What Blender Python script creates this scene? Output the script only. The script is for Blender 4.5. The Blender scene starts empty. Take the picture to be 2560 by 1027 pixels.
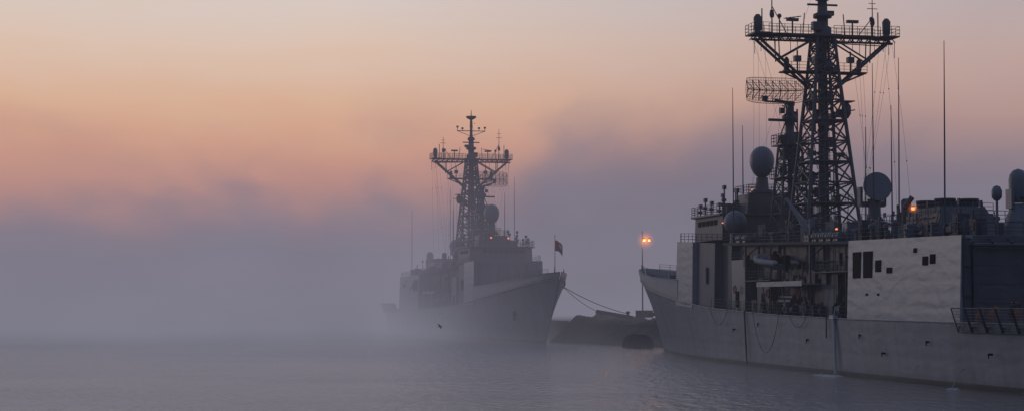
import bpy, math, random
from mathutils import Vector, Matrix
random.seed(7)
scene = bpy.context.scene
COL = scene.collection

def srgb(r, g, b):
    def f(c):
        c /= 255.0
        return c / 12.92 if c <= 0.04045 else ((c + 0.055) / 1.055) ** 2.4
    return (f(r), f(g), f(b), 1.0)

def interp(x, tab):
    if x <= tab[0][0]: return tab[0][1]
    for (a, va), (b, vb) in zip(tab, tab[1:]):
        if x <= b:
            t = (x - a) / (b - a)
            return va + (vb - va) * t
    return tab[-1][1]

# ------------------------------------------------------------ materials
def paint(name, col, rough=0.55, var=0.25, streak=True, panel=False, metallic=0.0, boot=False, bump=0.3, seams=0.0, spec=0.5, dimple=0.0):
    m = bpy.data.materials.new(name); m.use_nodes = True
    nt = m.node_tree; N = nt.nodes; L = nt.links
    b = N['Principled BSDF']
    b.inputs['Roughness'].default_value = rough
    b.inputs['Metallic'].default_value = metallic
    b.inputs['Specular IOR Level'].default_value = spec
    tc = N.new('ShaderNodeTexCoord')
    mp = N.new('ShaderNodeMapping')
    mp.inputs['Scale'].default_value = (0.5, 0.5, 0.12) if streak else (0.6, 0.6, 0.6)
    L.new(tc.outputs['Object'], mp.inputs[0])
    n1 = N.new('ShaderNodeTexNoise'); n1.inputs['Scale'].default_value = 1.2; n1.inputs['Detail'].default_value = 4
    L.new(mp.outputs[0], n1.inputs['Vector'])
    cr = N.new('ShaderNodeMapRange')
    cr.inputs['From Min'].default_value = 0.3; cr.inputs['From Max'].default_value = 0.7
    cr.inputs['To Min'].default_value = 1 - var; cr.inputs['To Max'].default_value = 1 + var * 0.6
    L.new(n1.outputs['Fac'], cr.inputs[0])
    mul = N.new('ShaderNodeVectorMath'); mul.operation = 'SCALE'
    mul.inputs[0].default_value = col[:3]
    L.new(cr.outputs[0], mul.inputs['Scale'])
    out = mul.outputs[0]
    if boot:
        sp = N.new('ShaderNodeSeparateXYZ'); L.new(tc.outputs['Object'], sp.inputs[0])
        mp3 = N.new('ShaderNodeMapping'); mp3.inputs['Scale'].default_value = (1.3, 0.2, 0.07)
        L.new(tc.outputs['Object'], mp3.inputs[0])
        n3 = N.new('ShaderNodeTexNoise'); n3.inputs['Scale'].default_value = 1.2; n3.inputs['Detail'].default_value = 3
        L.new(mp3.outputs[0], n3.inputs['Vector'])
        r3 = N.new('ShaderNodeMapRange'); r3.inputs['From Min'].default_value = 0.60; r3.inputs['From Max'].default_value = 0.85
        r3.inputs['To Max'].default_value = 0.6
        L.new(n3.outputs['Fac'], r3.inputs[0])
        mr = N.new('ShaderNodeMixRGB'); L.new(r3.outputs[0], mr.inputs[0]); L.new(out, mr.inputs[1])
        mr.inputs[2].default_value = (0.10, 0.085, 0.075, 1)
        out = mr.outputs[0]
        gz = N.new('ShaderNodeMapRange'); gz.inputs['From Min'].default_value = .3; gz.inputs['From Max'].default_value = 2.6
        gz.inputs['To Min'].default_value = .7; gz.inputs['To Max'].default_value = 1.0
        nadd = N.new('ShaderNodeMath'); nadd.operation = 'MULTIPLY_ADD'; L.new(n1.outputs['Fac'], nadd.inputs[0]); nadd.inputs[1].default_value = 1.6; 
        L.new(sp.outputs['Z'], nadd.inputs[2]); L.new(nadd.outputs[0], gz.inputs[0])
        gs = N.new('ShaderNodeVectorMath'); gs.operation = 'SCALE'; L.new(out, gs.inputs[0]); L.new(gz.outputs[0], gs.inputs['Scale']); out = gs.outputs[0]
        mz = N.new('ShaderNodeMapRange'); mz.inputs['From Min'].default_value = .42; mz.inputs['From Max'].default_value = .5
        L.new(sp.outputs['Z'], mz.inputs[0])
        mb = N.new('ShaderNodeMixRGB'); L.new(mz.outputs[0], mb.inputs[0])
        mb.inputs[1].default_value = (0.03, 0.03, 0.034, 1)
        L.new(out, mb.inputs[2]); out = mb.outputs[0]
    if panel:
        mp5 = N.new('ShaderNodeMapping'); mp5.inputs['Rotation'].default_value = (math.radians(90), 0, 0)
        L.new(tc.outputs['Object'], mp5.inputs[0])
        b5 = N.new('ShaderNodeTexBrick'); b5.inputs['Scale'].default_value = 1.0; b5.offset = 0.0
        b5.inputs['Brick Width'].default_value = 2.4; b5.inputs['Row Height'].default_value = 1.1
        b5.inputs['Mortar Size'].default_value = 0.04; b5.inputs['Mortar Smooth'].default_value = 0.9
        L.new(mp5.outputs[0], b5.inputs['Vector'])
        f5 = N.new('ShaderNodeMath'); f5.operation = 'MULTIPLY'; L.new(b5.outputs['Fac'], f5.inputs[0]); f5.inputs[1].default_value = seams
        s5 = N.new('ShaderNodeMixRGB'); L.new(f5.outputs[0], s5.inputs[0]); L.new(out, s5.inputs[1]); s5.inputs[2].default_value = (col[0] * .5, col[1] * .5, col[2] * .5, 1)
        out = s5.outputs[0]
    L.new(out, b.inputs['Base Color'])
    bp = N.new('ShaderNodeBump'); bp.inputs['Strength'].default_value = bump; bp.inputs['Distance'].default_value = 0.08
    if panel:
        mp4 = N.new('ShaderNodeMapping'); mp4.inputs['Scale'].default_value = (.42, .42, .9); mp4.inputs['Rotation'].default_value = (0, math.radians(24), 0); L.new(tc.outputs['Object'], mp4.inputs[0])
        n2 = N.new('ShaderNodeTexNoise'); n2.inputs['Scale'].default_value = 1.1; n2.inputs['Detail'].default_value = 1.6; n2.inputs['Distortion'].default_value = .5
        L.new(mp4.outputs[0], n2.inputs['Vector'])
        wv = N.new('ShaderNodeTexWave'); wv.wave_type = 'BANDS'; wv.bands_direction = 'Z'; wv.inputs['Scale'].default_value = .29; wv.inputs['Distortion'].default_value = 2.2; wv.inputs['Detail Scale'].default_value = .5; L.new(tc.outputs['Object'], wv.inputs['Vector'])
        ma = N.new('ShaderNodeMath'); ma.operation = 'MULTIPLY_ADD'; L.new(wv.outputs['Fac'], ma.inputs[0]); ma.inputs[1].default_value = dimple; L.new(n2.outputs['Fac'], ma.inputs[2])
        bp.inputs['Distance'].default_value = 0.4
        L.new(ma.outputs[0], bp.inputs['Height'])
    else:
        L.new(n1.outputs['Fac'], bp.inputs['Height'])
    L.new(bp.outputs[0], b.inputs['Normal'])
    return m

def emis(name, col, s):
    m = bpy.data.materials.new(name); m.use_nodes = True
    nt = m.node_tree; b = nt.nodes['Principled BSDF']
    b.inputs['Base Color'].default_value = col
    b.inputs['Emission Color'].default_value = col
    n = nt.nodes.new('ShaderNodeTexNoise'); n.inputs['Scale'].default_value = 3
    mr = nt.nodes.new('ShaderNodeMapRange'); mr.inputs['To Min'].default_value = s * 0.9; mr.inputs['To Max'].default_value = s * 1.1
    nt.links.new(n.outputs['Fac'], mr.inputs[0]); nt.links.new(mr.outputs[0], b.inputs['Emission Strength'])
    return m

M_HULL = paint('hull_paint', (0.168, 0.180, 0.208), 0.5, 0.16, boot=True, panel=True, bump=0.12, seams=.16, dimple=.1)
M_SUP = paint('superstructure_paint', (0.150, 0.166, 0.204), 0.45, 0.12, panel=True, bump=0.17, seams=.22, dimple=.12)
M_BULW = paint('bulwark_paint', (0.092, 0.104, 0.130), 0.55, 0.15)
M_DARKSUP = paint('shadowed_deckhouse_paint', (0.045, 0.054, 0.076), 0.6, 0.35)  # darker copy of the superstructure grey, shade put into the colour
M_MAST = paint('mast_paint', (0.021, 0.030, 0.050), 0.6, 0.3)  # backlit darkness of the masts put into the paint colour
M_RADOME = paint('radome_paint', (0.066, 0.081, 0.112), 0.5, 0.15, bump=0.1)
M_DECK = paint('deck_nonskid', (0.034, 0.039, 0.050), 0.85, 0.3, streak=False)
M_DARK = paint('dark_opening', (0.006, 0.008, 0.012), 0.8, 0.2, spec=0.05)
M_DOORG = paint('hangar_door_paint', (0.036, 0.043, 0.06), 0.6, 0.2, panel=True)
M_WHITE = paint('pale_paint', (0.28, 0.30, 0.33), 0.5, 0.15)
M_NET = paint('net_cord', (0.14, 0.145, 0.16), 0.8, 0.15)
M_RUBBER = paint('rubber_grey', (0.11, 0.118, 0.135), 0.7, 0.2, streak=False)
M_ORANGE = paint('orange_canvas', (0.22, 0.065, 0.03), 0.8, 0.5, streak=False)
M_RED = paint('red_flag_cloth', (0.22, 0.035, 0.03), 0.8, 0.2, streak=False)
M_ROPE = paint('rope', (0.06, 0.058, 0.058), 0.9, 0.3, streak=False)
M_CONC = paint('quay_concrete', (0.036, 0.034, 0.036), 0.95, 0.5, spec=.1)
M_RUST = paint('rusty_steel', (0.040, 0.034, 0.033), 0.9, 0.4, spec=.1)
M_CLOTH = paint('dark_work_clothes', (0.02, 0.022, 0.03), 0.9, 0.2, streak=False)
M_SKIN = paint('skin', (0.3, 0.18, 0.13), 0.6, 0.05, streak=False, bump=0.02)
M_BIRD = paint('gull_feathers', (0.09, 0.09, 0.10), 0.8, 0.3, streak=False)
M_FOAM = paint('white_foam', (0.32, 0.34, 0.37), 0.8, 0.5, streak=False, bump=0.8)
M_LAMP = emis('amber_lamp_glass', (1.0, 0.26, 0.045, 1), 2.2)
M_LAMPSOFT = emis('amber_small_lamp_glass', (1.0, 0.25, 0.07, 1), 1.3)
M_LAMPRED = emis('red_mast_lamp_glass', (1.0, 0.15, 0.08, 1), 1.2)

# ------------------------------------------------------------ mesh builder
class MB:
    def __init__(s): s.v = []; s.f = []; s.sm = []
    def add(s, vs, fs, smooth=False):
        o = len(s.v); s.v += [tuple(p) for p in vs]
        for f in fs: s.f.append([i + o for i in f]); s.sm.append(smooth)
    def hexa(s, p):
        s.add(p, [(3, 2, 1, 0), (4, 5, 6, 7), (0, 1, 5, 4), (1, 2, 6, 5), (2, 3, 7, 6), (3, 0, 4, 7)])
    def box(s, c, d, rz=0.0, taper=1.0):
        x, y, z = c; a, b, h = d[0] / 2, d[1] / 2, d[2] / 2
        pts = []
        for k, t in ((-h, 1.0), (h, taper)):
            for i, j in ((-a, -b), (a, -b), (a, b), (-a, b)):
                i *= t; j *= t
                pts.append((x + i * math.cos(rz) - j * math.sin(rz), y + i * math.sin(rz) + j * math.cos(rz), z + k))
        s.hexa(pts)
    def tube(s, p, q, r, seg=5, r2=None, cap=True, smooth=True):
        p = Vector(p); q = Vector(q); d = q - p
        if d.length < 1e-6: return
        if r2 is None: r2 = r
        d.normalize()
        a = d.cross(Vector((0, 0, 1)))
        if a.length < 1e-3: a = d.cross(Vector((1, 0, 0)))
        a.normalize(); b = d.cross(a)
        vs = []
        for c, rr in ((p, r), (q, r2)):
            for i in range(seg):
                t = 2 * math.pi * i / seg
                vs.append(c + a * math.cos(t) * rr + b * math.sin(t) * rr)
        s.add(vs, [(i, (i + 1) % seg, seg + (i + 1) % seg, seg + i) for i in range(seg)], smooth and seg > 5)
        if cap:
            s.add(vs[:seg], [tuple(range(seg))[::-1]]); s.add(vs[seg:], [tuple(range(seg))])
    def path(s, pts, r, seg=5):
        for a, b in zip(pts, pts[1:]): s.tube(a, b, r, seg)
    def sph(s, c, r, seg=20, rings=12):
        if not hasattr(r, '__len__'): r = (r, r, r)
        vs = []; fs = []
        for j in range(rings + 1):
            ph = math.pi * j / rings
            for i in range(seg):
                t = 2 * math.pi * i / seg
                vs.append((c[0] + r[0] * math.sin(ph) * math.cos(t), c[1] + r[1] * math.sin(ph) * math.sin(t), c[2] + r[2] * math.cos(ph)))
        for j in range(rings):
            for i in range(seg):
                k = (i + 1) % seg
                fs.append((j * seg + i, (j + 1) * seg + i, (j + 1) * seg + k, j * seg + k))
        s.add(vs, fs, True)
    def lathe(s, c, prof, seg=20, smooth=True):
        vs = []; fs = []
        for r, z in prof:
            for i in range(seg):
                t = 2 * math.pi * i / seg
                vs.append((c[0] + r * math.cos(t), c[1] + r * math.sin(t), c[2] + z))
        for j in range(len(prof) - 1):
            for i in range(seg):
                k = (i + 1) % seg
                fs.append((j * seg + i, j * seg + k, (j + 1) * seg + k, (j + 1) * seg + i))
        s.add(vs, fs, smooth)
        s.add(vs[-seg:], [tuple(range(seg))]); s.add(vs[:seg], [tuple(range(seg))[::-1]])
    def rail(s, pts, h=1.05, step=1.8, r=0.03, n=3):
        for a, b in zip(pts, pts[1:]):
            a = Vector(a); b = Vector(b); L = (b - a).length
            k = max(1, int(round(L / step)))
            for i in range(k + 1):
                p = a.lerp(b, i / k); s.tube(p, p + Vector((0, 0, h)), r, 4)
            for j in range(n):
                z = Vector((0, 0, h * (j + 1) / n)); s.tube(a + z, b + z, r * 0.75, 4)
    def obj(s, name, mat, parent=None, label=None, cat=None, kind=None, loc=None):
        me = bpy.data.meshes.new(name)
        me.from_pydata(s.v, [], s.f); me.update()
        for p, f in zip(me.polygons, s.sm): p.use_smooth = f
        me.materials.append(mat)
        o = bpy.data.objects.new(name, me); COL.objects.link(o)
        if parent is not None: o.parent = parent
        if label: o['label'] = label
        if cat: o['category'] = cat
        if kind: o['kind'] = kind
        return o

def dup(o, parent, loc=None):
    c = o.copy(); COL.objects.link(c)
    c.parent = parent
    if loc is not None: c.location = loc
    return c

# ------------------------------------------------------------ ship tables (u = metres aft of the bow tip, v = to port)
def C(u, v, z): return (68 - u, v, z)
ZD = [(0, 10.6), (6, 10.0), (14, 9.1), (24, 8.1), (37, 7.0), (50, 6.2), (70, 5.6), (90, 5.35), (113, 5.3), (136, 5.3)]
BW = [(0, .05), (5, .6), (10, 1.4), (20, 3.1), (35, 5.1), (50, 6.2), (70, 6.5), (90, 6.5), (112, 6.2), (136, 5.3)]
BD = [(0, .2), (2.5, 1.4), (5, 2.3), (10, 3.6), (20, 5.3), (30, 6.25), (40, 6.75), (50, 6.85), (113, 6.85), (136, 6.5)]
ZT = [(36, 14.3), (50, 13.7), (70, 13.1), (90, 12.6), (113, 12.3)]
zd = lambda u: interp(u, ZD)
bd = lambda u: interp(u, BD)
zt = lambda u: interp(u, ZT)

def build_ship():
    root = bpy.data.objects.new('frigate', None); COL.objects.link(root)
    root.empty_display_size = 5
    P = lambda mb, name, mat, par=None, label=None, loc=None: mb.obj(name, mat, par or root, label, loc=loc)

    # ---- hull
    mb = MB(); NS = 68; M = 12
    rows = {1: [], -1: []}
    for sd in (1, -1):
        for i in range(NS + 1):
            s = i / NS; s = s ** 1.15; u0 = 136 * s; col = []
            Z = zd(u0)
            for j in range(M + 1):
                z = -3 + (Z + 3) * j / M
                st = interp(z, [(-3, 12.0), (0, 9.2), (5, 4.8), (8, 2.2), (10.6, 0)])
                u = u0 + st * (1 - s) ** 6
                h = max(0, z / Z)
                b = interp(u0, BW) + (interp(u0, BD) - interp(u0, BW)) * h ** 1.4
                if z < 0: b *= max(0.1, 1 + z * 0.12)
                col.append(C(u, sd * b, z))
            rows[sd].append(col)
    for sd in (1, -1):
        vs = [p for c in rows[sd] for p in c]; fs = []
        for i in range(NS):
            for j in range(M):
                a = i * (M + 1) + j; q = (a, a + 1, a + M + 2, a + M + 1)
                fs.append(q if sd == -1 else q[::-1])
        mb.add(vs, fs, True)
    a = rows[1][0]; b = rows[-1][0]
    mb.add(a + b, [(j, j + 1, M + 2 + j, M + 1 + j) for j in range(M)], True)
    a = rows[1][-1]; b = rows[-1][-1]
    mb.add(a + b, [(j, M + 1 + j, M + 2 + j, j + 1) for j in range(M)])
    hull = P(mb, 'hull', M_HULL)
    mb = MB(); us = [136 * (i / 60) for i in range(61)]
    vs = []
    for u in us: vs += [C(u + 0.05 if u < 1 else u, bd(u) - 0.02, zd(u) - 0.05), C(u + 0.05 if u < 1 else u, -bd(u) + 0.02, zd(u) - 0.05)]
    mb.add(vs, [(2 * i, 2 * i + 1, 2 * i + 3, 2 * i + 2) for i in range(60)])
    P(mb, 'deck', M_DECK)
    for sd in (1, -1):
        mb = MB()
        mb.path([C(u, sd * (bd(u) + 0.03), zd(u)) for u in range(0, 137, 4)], 0.07, 6)
        P(mb, 'rubbing_strake', M_HULL, hull)
    random.seed(21)
    for u, z in ((58, 3.9), (66, 4.6), (80, 3.2), (93, 3.9), (98, 2.4), (107, 3.6), (118, 2.9), (126, 3.4)):
        for sd in (1, -1):
            m2 = MB(); m2.tube(C(u, sd * 6.5, z), C(u, sd * 6.88, z), .09, 8); m2.box(C(u, sd * 6.84, z - .2), (.07, .08, .2))
            P(m2, 'overboard_outlet', M_DARK, hull)
    BT = [(-0.6, 11.7), (6, 11.2), (14, 10.6), (24, 10.0), (36.4, 9.6)]
    for sd in (1, -1):
        mb = MB()
        vs = []; uu = [0, .6, 1.2, 2.5, 5, 8, 11, 15, 20, 25, 30, 36.4]
        for u in uu:
            fl = 0.5 * max(0, 1 - u / 20)
            for off in (0.0, -0.12):
                vs.append(C(u + 0.02, sd * max(.03, bd(u) + off - .02), zd(u)))
                vs.append(C(u - 0.6 * max(0, 1 - u / 6), sd * max(.05, bd(u) + off + fl * .7 * min(1, u / 2) - 0.02), interp(u, BT)))
        n = len(uu); fs = []
        for i in range(n - 1):
            a = 4 * i
            fs += [(a, a + 1, a + 5, a + 4), (a + 2, a + 6, a + 7, a + 3), (a + 1, a + 3, a + 7, a + 5)]
        mb.add(vs, fs, True)
        P(mb, 'bulwark', M_BULW, hull)
        mb = MB()
        mb.path([C(u - 0.6 * max(0, 1 - u / 6), sd * max(.05, bd(u) + 0.5 * max(0, 1 - u / 20) * .7 * min(1, u / 2) - .06), interp(u, BT) + .03) for u in uu], 0.06, 5)
        P(mb, 'bulwark_cap', M_BULW, hull)
        mb = MB()
        mb.rail([C(2.5, sd * 1.3, 11.35), C(5, sd * 2.1, 11.2), C(14, sd * 4.1, 10.6), C(30, sd * 6.0, 9.8), C(35.5, sd * 6.2, 9.6)], .9, 1.8, .03, 3)
        P(mb, 'bow_railing', M_MAST)
    mb = MB()
    c = (68 - 17.6, -3.35, 5.0)
    mb.tube(c, (c[0] - .3, c[1] + .1, c[2] - 1.2), .12, 6)
    mb.tube((c[0] - .3, c[1] + .1, c[2] - 1.2), (c[0] + .5, c[1], c[2] - 1.0), .14, 6, .05)
    mb.tube((c[0] - .3, c[1] + .1, c[2] - 1.2), (c[0] - 1.0, c[1] - .0, c[2] - .9), .14, 6, .05)
    mb.sph((c[0], c[1] + .25, c[2]), (.6, .4, .5), 12, 8)
    P(mb, 'anchor', M_RUST, hull, 'rusty dark bow anchor')

    def block(mb, u0, u1, vb0, vb1, vt0, vt1, z0, z1, zt0, zt1, rake0=0.0, rake1=0.0):
        mb.hexa([C(u0, vb0, z0), C(u0, -vb0, z0), C(u1, -vb1, z1), C(u1, vb1, z1),
                 C(u0 + rake0, vt0, zt0), C(u0 + rake0, -vt0, zt0), C(u1 - rake1, -vt1, zt1), C(u1 - rake1, vt1, zt1)])
    mb = MB()
    block(mb, 35.5, 43, 6.5, 6.78, 6.4, 6.66, 6.5, 6.2, zt(36), zt(43), 0.4)
    sup1 = P(mb, 'forward_deckhouse', M_SUP)
    mb = MB()
    block(mb, 35.44, 35.49, 6.46, 6.46, 6.36, 6.36, 6.6, 6.6, zt(36) - .05, zt(36) - .05, 0.4, -.4)
    for k in range(-3, 4): mb.box(C(35.6, k * 1.8, 10.4), (.25, .08, 7.0))
    P(mb, 'deckhouse_front_shade', M_DARKSUP, sup1)  # dark panel added over the front face, shade put into its colour
    mb = MB()
    block(mb, 43.003, 50, 6.2, 6.35, 6.05, 6.2, 6.1, 6.0, zt(43) - .02, zt(50))
    block(mb, 50.003, 53, 5.3, 5.3, 5.2, 5.2, 6.1, 6.0, zt(50) - .02, zt(53))
    mb.box(C(47, 6.4, 10), (0.9, .2, 1.9)); mb.box(C(47, -6.4, 10), (0.9, .2, 1.9))
    P(mb, 'bridge_wing_deckhouse', M_DARKSUP)
    mb = MB()
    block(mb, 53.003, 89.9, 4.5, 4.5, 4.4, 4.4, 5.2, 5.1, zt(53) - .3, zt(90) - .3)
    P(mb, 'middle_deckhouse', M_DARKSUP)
    for sd in (1, -1):
        for (u0, u1, v, z1) in ((54.5, 59.2, 5.75, 11.6), (62.5, 66.2, 5.6, 8.6), (80.5, 84.6, 5.4, 9.6)):
            mb = MB()
            mb.hexa([C(u0, sd * 4.51, zd(u0) - .04), C(u0, sd * v, zd(u0) - .04), C(u1, sd * v, zd(u1) - .04), C(u1, sd * 4.51, zd(u1) - .04),
                     C(u0, sd * 4.51, z1), C(u0, sd * v, z1), C(u1, sd * v, z1), C(u1, sd * 4.51, z1)])
            mb.rail([C(u0, sd * v, z1), C(u1, sd * v, z1)], .9, 1.0, .03)
            P(mb, 'side_deckhouse', M_RADOME if u0 < 60 else M_DARKSUP)
    mb = MB()
    block(mb, 53, 89.9, 6.3, 6.45, 6.3, 6.45, zt(53) - .28, zt(90) - .28, zt(53), zt(90))
    P(mb, 'upper_deck', M_DECK)

    # prototypes of small deck gear
    mb = MB(); mb.box((0, 0, .5), (1, 1, 1)); mb.box((0, 0, 1.03), (1.08, 1.08, .06)); mb.box((0, .52, .6), (.5, .05, .5)); mb.tube((.3, 0, 1.06), (.3, 0, 1.3), .08, 6)
    g_box = P(mb, 'stowed_gear', M_MAST)
    mb = MB(); mb.box((0, 0, .5), (1, 1, 1)); mb.box((0, 0, 1.03), (1.1, 1.1, .05)); mb.box((-.2, .53, .4), (.3, .06, .6)); mb.box((.25, .53, .65), (.25, .06, .3))
    g_pale = P(mb, 'equipment_cabinet', M_RADOME)
    mb = MB(); mb.tube((0, 0, 0), (0, 0, .75), .2, 10); mb.lathe((0, 0, .7), [(.22, 0), (.4, .08), (.4, .22), (.15, .34)], 12); mb.box((0, 0, .05), (.6, .6, .1))
    g_vent = P(mb, 'mushroom_vent', M_DARKSUP)
    mb = MB(); mb.tube((-.6, 0, .45), (.6, 0, .45), .28, 12)
    for x in (-.6, .6): mb.tube((x - .04, 0, .45), (x + .04, 0, .45), .44, 14); mb.box((x, 0, .2), (.1, .6, .4))
    g_reel = P(mb, 'hose_reel', M_MAST)
    mb = MB(); mb.tube((0, 0, 0), (0, 0, 1.6), .05, 6); mb.tube((-.25, 0, 1.2), (.25, 0, 1.2), .035, 5); mb.box((0, 0, 1.65), (.28, .22, .3)); mb.box((.12, 0, .5), (.25, .2, .35))
    g_post = P(mb, 'signal_post', M_MAST)
    used = {}
    def gear(proto, u, v, z, sx, sy, sz, rz=0.0):
        k = proto.name
        o = proto if k not in used else dup(proto, root)
        used[k] = 1
        o.location = C(u, v, z); o.scale = (sx, sy, sz); o.rotation_euler[2] = rz
    for sd in (1, -1):
        random.seed(5)
        for i in range(38):
            u = random.uniform(54, 89); z = zd(u) + random.choice((0, 0, 2.9, 4.6)) + random.uniform(0, .4)
            gear(random.choice((g_box, g_box, g_box, g_pale)), u, sd * random.uniform(4.7, 5.6), z, random.uniform(.3, 1.5), random.uniform(.3, .6), random.uniform(.4, 1.3))
        for i in range(10):
            u = random.uniform(55, 88); gear(random.choice((g_vent, g_reel)), u, sd * random.uniform(5.5, 6.0), zd(u) - .03, random.uniform(.8, 1.3), .9, random.uniform(.9, 1.7))
    random.seed(77)
    for i in range(56):
        u = random.uniform(57, 90); v = random.choice((-1, 1)) * random.uniform(1.5, 5.6)
        pr = random.choice((g_box, g_pale, g_vent, g_reel, g_post))
        gear(pr, u, v, zt(u) - .02, random.uniform(.5, 1.5), random.uniform(.5, 1.3), random.uniform(.7, 2.0), random.uniform(0, .4))
    for i in range(46):
        u = random.uniform(90.5, 112); v = random.choice((-1, 1, 1)) * random.uniform(3.4, 6.0)
        pr = random.choice((g_box, g_vent, g_vent, g_reel, g_post, g_post, g_pale))
        gear(pr, u, v, zt(u) - .02, random.uniform(.5, 1.2), random.uniform(.5, 1.0), random.uniform(.7, 1.8), random.uniform(0, .4))
    for sd in (1, -1):
        for u in (60.5, 68.4, 79.6, 88.6):
            mb = MB(); mb.tube(C(u, sd * 6.2, zd(u)), C(u, sd * 6.2, zt(u) - .2), .09, 6); mb.tube(C(u, sd * 6.2, zt(u) - 1.6), C(u, sd * 4.6, zt(u) - .3), .06, 5)
            P(mb, 'deck_stanchion', M_MAST)
        mb = MB()
        for z in (9.5, 11.3): mb.tube(C(53, sd * 4.7, z), C(90, sd * 4.7, z - .5), .08, 5)
        for u, r in ((60.8, .12), (67.2, .2), (75.5, .22), (79.6, .12), (86.5, .2)):
            mb.tube(C(u, sd * 4.75, zd(u)), C(u, sd * 4.75, zt(u) - .2), r, 8)
        random.seed(15)
        for i in range(30):
            u = random.uniform(54, 88); mb.tube(C(u, sd * 5.8, zd(u)), C(u + random.uniform(-2, 2), sd * 4.8, zt(u) - random.uniform(.5, 4)), .05, 4)
        P(mb, 'deckhouse_piping', M_MAST)
        mb = MB(); mb.rail([C(60.5, sd * 6.1, 9.3), C(68, sd * 6.1, 9.1)], 1.0, .9, .03, 3); mb.box(C(64.2, sd * 5.5, 9.2), (7.6, 1.5, .1))
        P(mb, 'side_catwalk', M_MAST)
        mb = MB(); mb.rail([C(80.5, sd * 6.1, 9.9), C(89, sd * 6.1, 9.8)], 1.0, .9, .03, 3); mb.box(C(84.8, sd * 5.5, 9.8), (8.4, 1.5, .1))
        P(mb, 'side_catwalk', M_MAST)
        mb = MB()
        mb.box(C(74, sd * 6.0, 8.7), (13, 2.9, .16))
        mb.box(C(74, sd * 7.46, 8.75), (13, .06, .5))
        for u in (68.5, 74, 79.5): mb.tube(C(u, sd * 7.2, 8.6), C(u, sd * 6.6, 6.0), .08, 5)
        P(mb, 'side_platform', M_SUP)
        mb = MB()
        mb.rail([C(67.5, sd * 7.4, 9.05), C(80.5, sd * 7.4, 9.05)], .9)
        P(mb, 'platform_railing', M_MAST)
        mb = MB()
        mb.rail([C(37, sd * 6.3, zt(37)), C(44, sd * 6.5, zt(44)), C(52.9, sd * 6.2, zt(53)), C(53.1, sd * 6.2, zt(53)), C(70, sd * 6.35, zt(70)), C(89.9, sd * 6.4, zt(90)), C(112.6, sd * 6.3, zt(113))])
        P(mb, 'upper_railing', M_MAST)
        mb = MB()
        mb.rail([C(u, sd * (bd(u) - .15), zd(u)) for u in (50, 60, 70, 80, 89.7)], 1.1, 1.6)
        P(mb, 'side_railing', M_MAST)
    mb = MB(); mb.rail([C(37, 6.2, zt(37)), C(37, -6.2, zt(37))]); P(mb, 'front_railing', M_MAST)
    mb = MB(); mb.rail([C(112.7, 6.2, zt(113)), C(112.7, -6.2, zt(113))]); P(mb, 'roof_railing', M_MAST)
    # life raft canisters
    mb = MB()
    mb.tube((-.75, 0, 0), (.75, 0, 0), .36, 12); mb.tube((-.3, 0, 0), (-.24, 0, 0), .39, 12); mb.tube((.24, 0, 0), (.3, 0, 0), .39, 12)
    mb.box((0, 0, -.42), (1.1, .6, .2))
    raft = P(mb, 'life_raft_canister', M_RADOME)
    locs = [(86, 5.9), (84.2, 5.9), (82.4, 5.9), (80.6, 5.9), (58, 5.9), (60, 5.9)]
    locs = [(u, sd * v) for sd in (1, -1) for u, v in locs]
    for i, (u, v) in enumerate(locs):
        l = C(u, v, zt(u) + .56)
        if i == 0: raft.location = l
        else: dup(raft, root, l)
    mb = MB(); mb.box((0, 0, .9), (.9, .08, 1.8)); mb.box((0, .06, .9), (.75, .06, 1.6)); mb.tube((.25, .1, .9), (.25, .16, 1.1), .03, 4)
    door = P(mb, 'side_door', M_DARK)
    dl = [(56.5, 5.78), (64.5, 5.63), (79, 4.55), (87.5, 4.55)]
    for i, (u, v) in enumerate(dl + [(u, -v) for u, v in dl]):
        l = C(u, v, zd(u) + .3); o = door if i == 0 else dup(door, root, l)
        o.location = l; o.rotation_euler[2] = 0 if v > 0 else math.pi
    mb = MB(); mb.box((0, 0, .6), (1.5, .7, 1.2)); mb.box((0, 0, 1.24), (1.6, .8, .08)); mb.box((0, .38, .6), (.1, .06, .8))
    lock = P(mb, 'deck_locker', M_DARKSUP)
    ll = [(61.3, 5.2, 0), (76.5, 5.3, 0), (67.5, 5.1, 0), (66, 3.2, 1), (74, 3.8, 1), (86.5, 2.6, 1), (104, 4.8, 1)]
    for i, (u, v, t) in enumerate(ll + [(u, -v, t) for u, v, t in ll]):
        l = C(u, v, (zt(u) if t else zd(u))); o = lock if i == 0 else dup(lock, root, l)
        o.location = l
    mb = MB()
    for dv, dz in ((0, 0), (.5, 0), (.25, .42)):
        mb.tube((-1.7, dv, dz), (1.7, dv, dz), .22, 10); mb.tube((1.7, dv, dz), (1.9, dv, dz), .26, 10)
    mb.box((0, .25, -.6), (.8, .8, .8)); mb.lathe((0, .25, -1.2), [(.5, 0), (.4, .3)], 12)
    tt = P(mb, 'torpedo_tube_mount', M_RADOME); tt.location = C(72, 5.4, 7.0)
    dup(tt, root, C(72, -5.9, 7.0))
    mb = MB()
    mb.tube(C(78, 5.4, 8.7), C(78, 5.4, 15.2), .35, 10, .28)
    mb.tube(C(78, 5.4, 13.4), C(75.0, 6.9, 17.4), .28, 8, .16)
    mb.tube(C(78, 5.4, 12.3), C(76.2, 6.2, 15.6), .13, 6)
    mb.tube(C(75.0, 6.9, 17.3), C(72.5, 6.9, 12.4), .03, 4)
    mb.box(C(78, 5.4, 13.2), (1.1, 1.1, .8))
    P(mb, 'boat_crane', M_RADOME)
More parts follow.
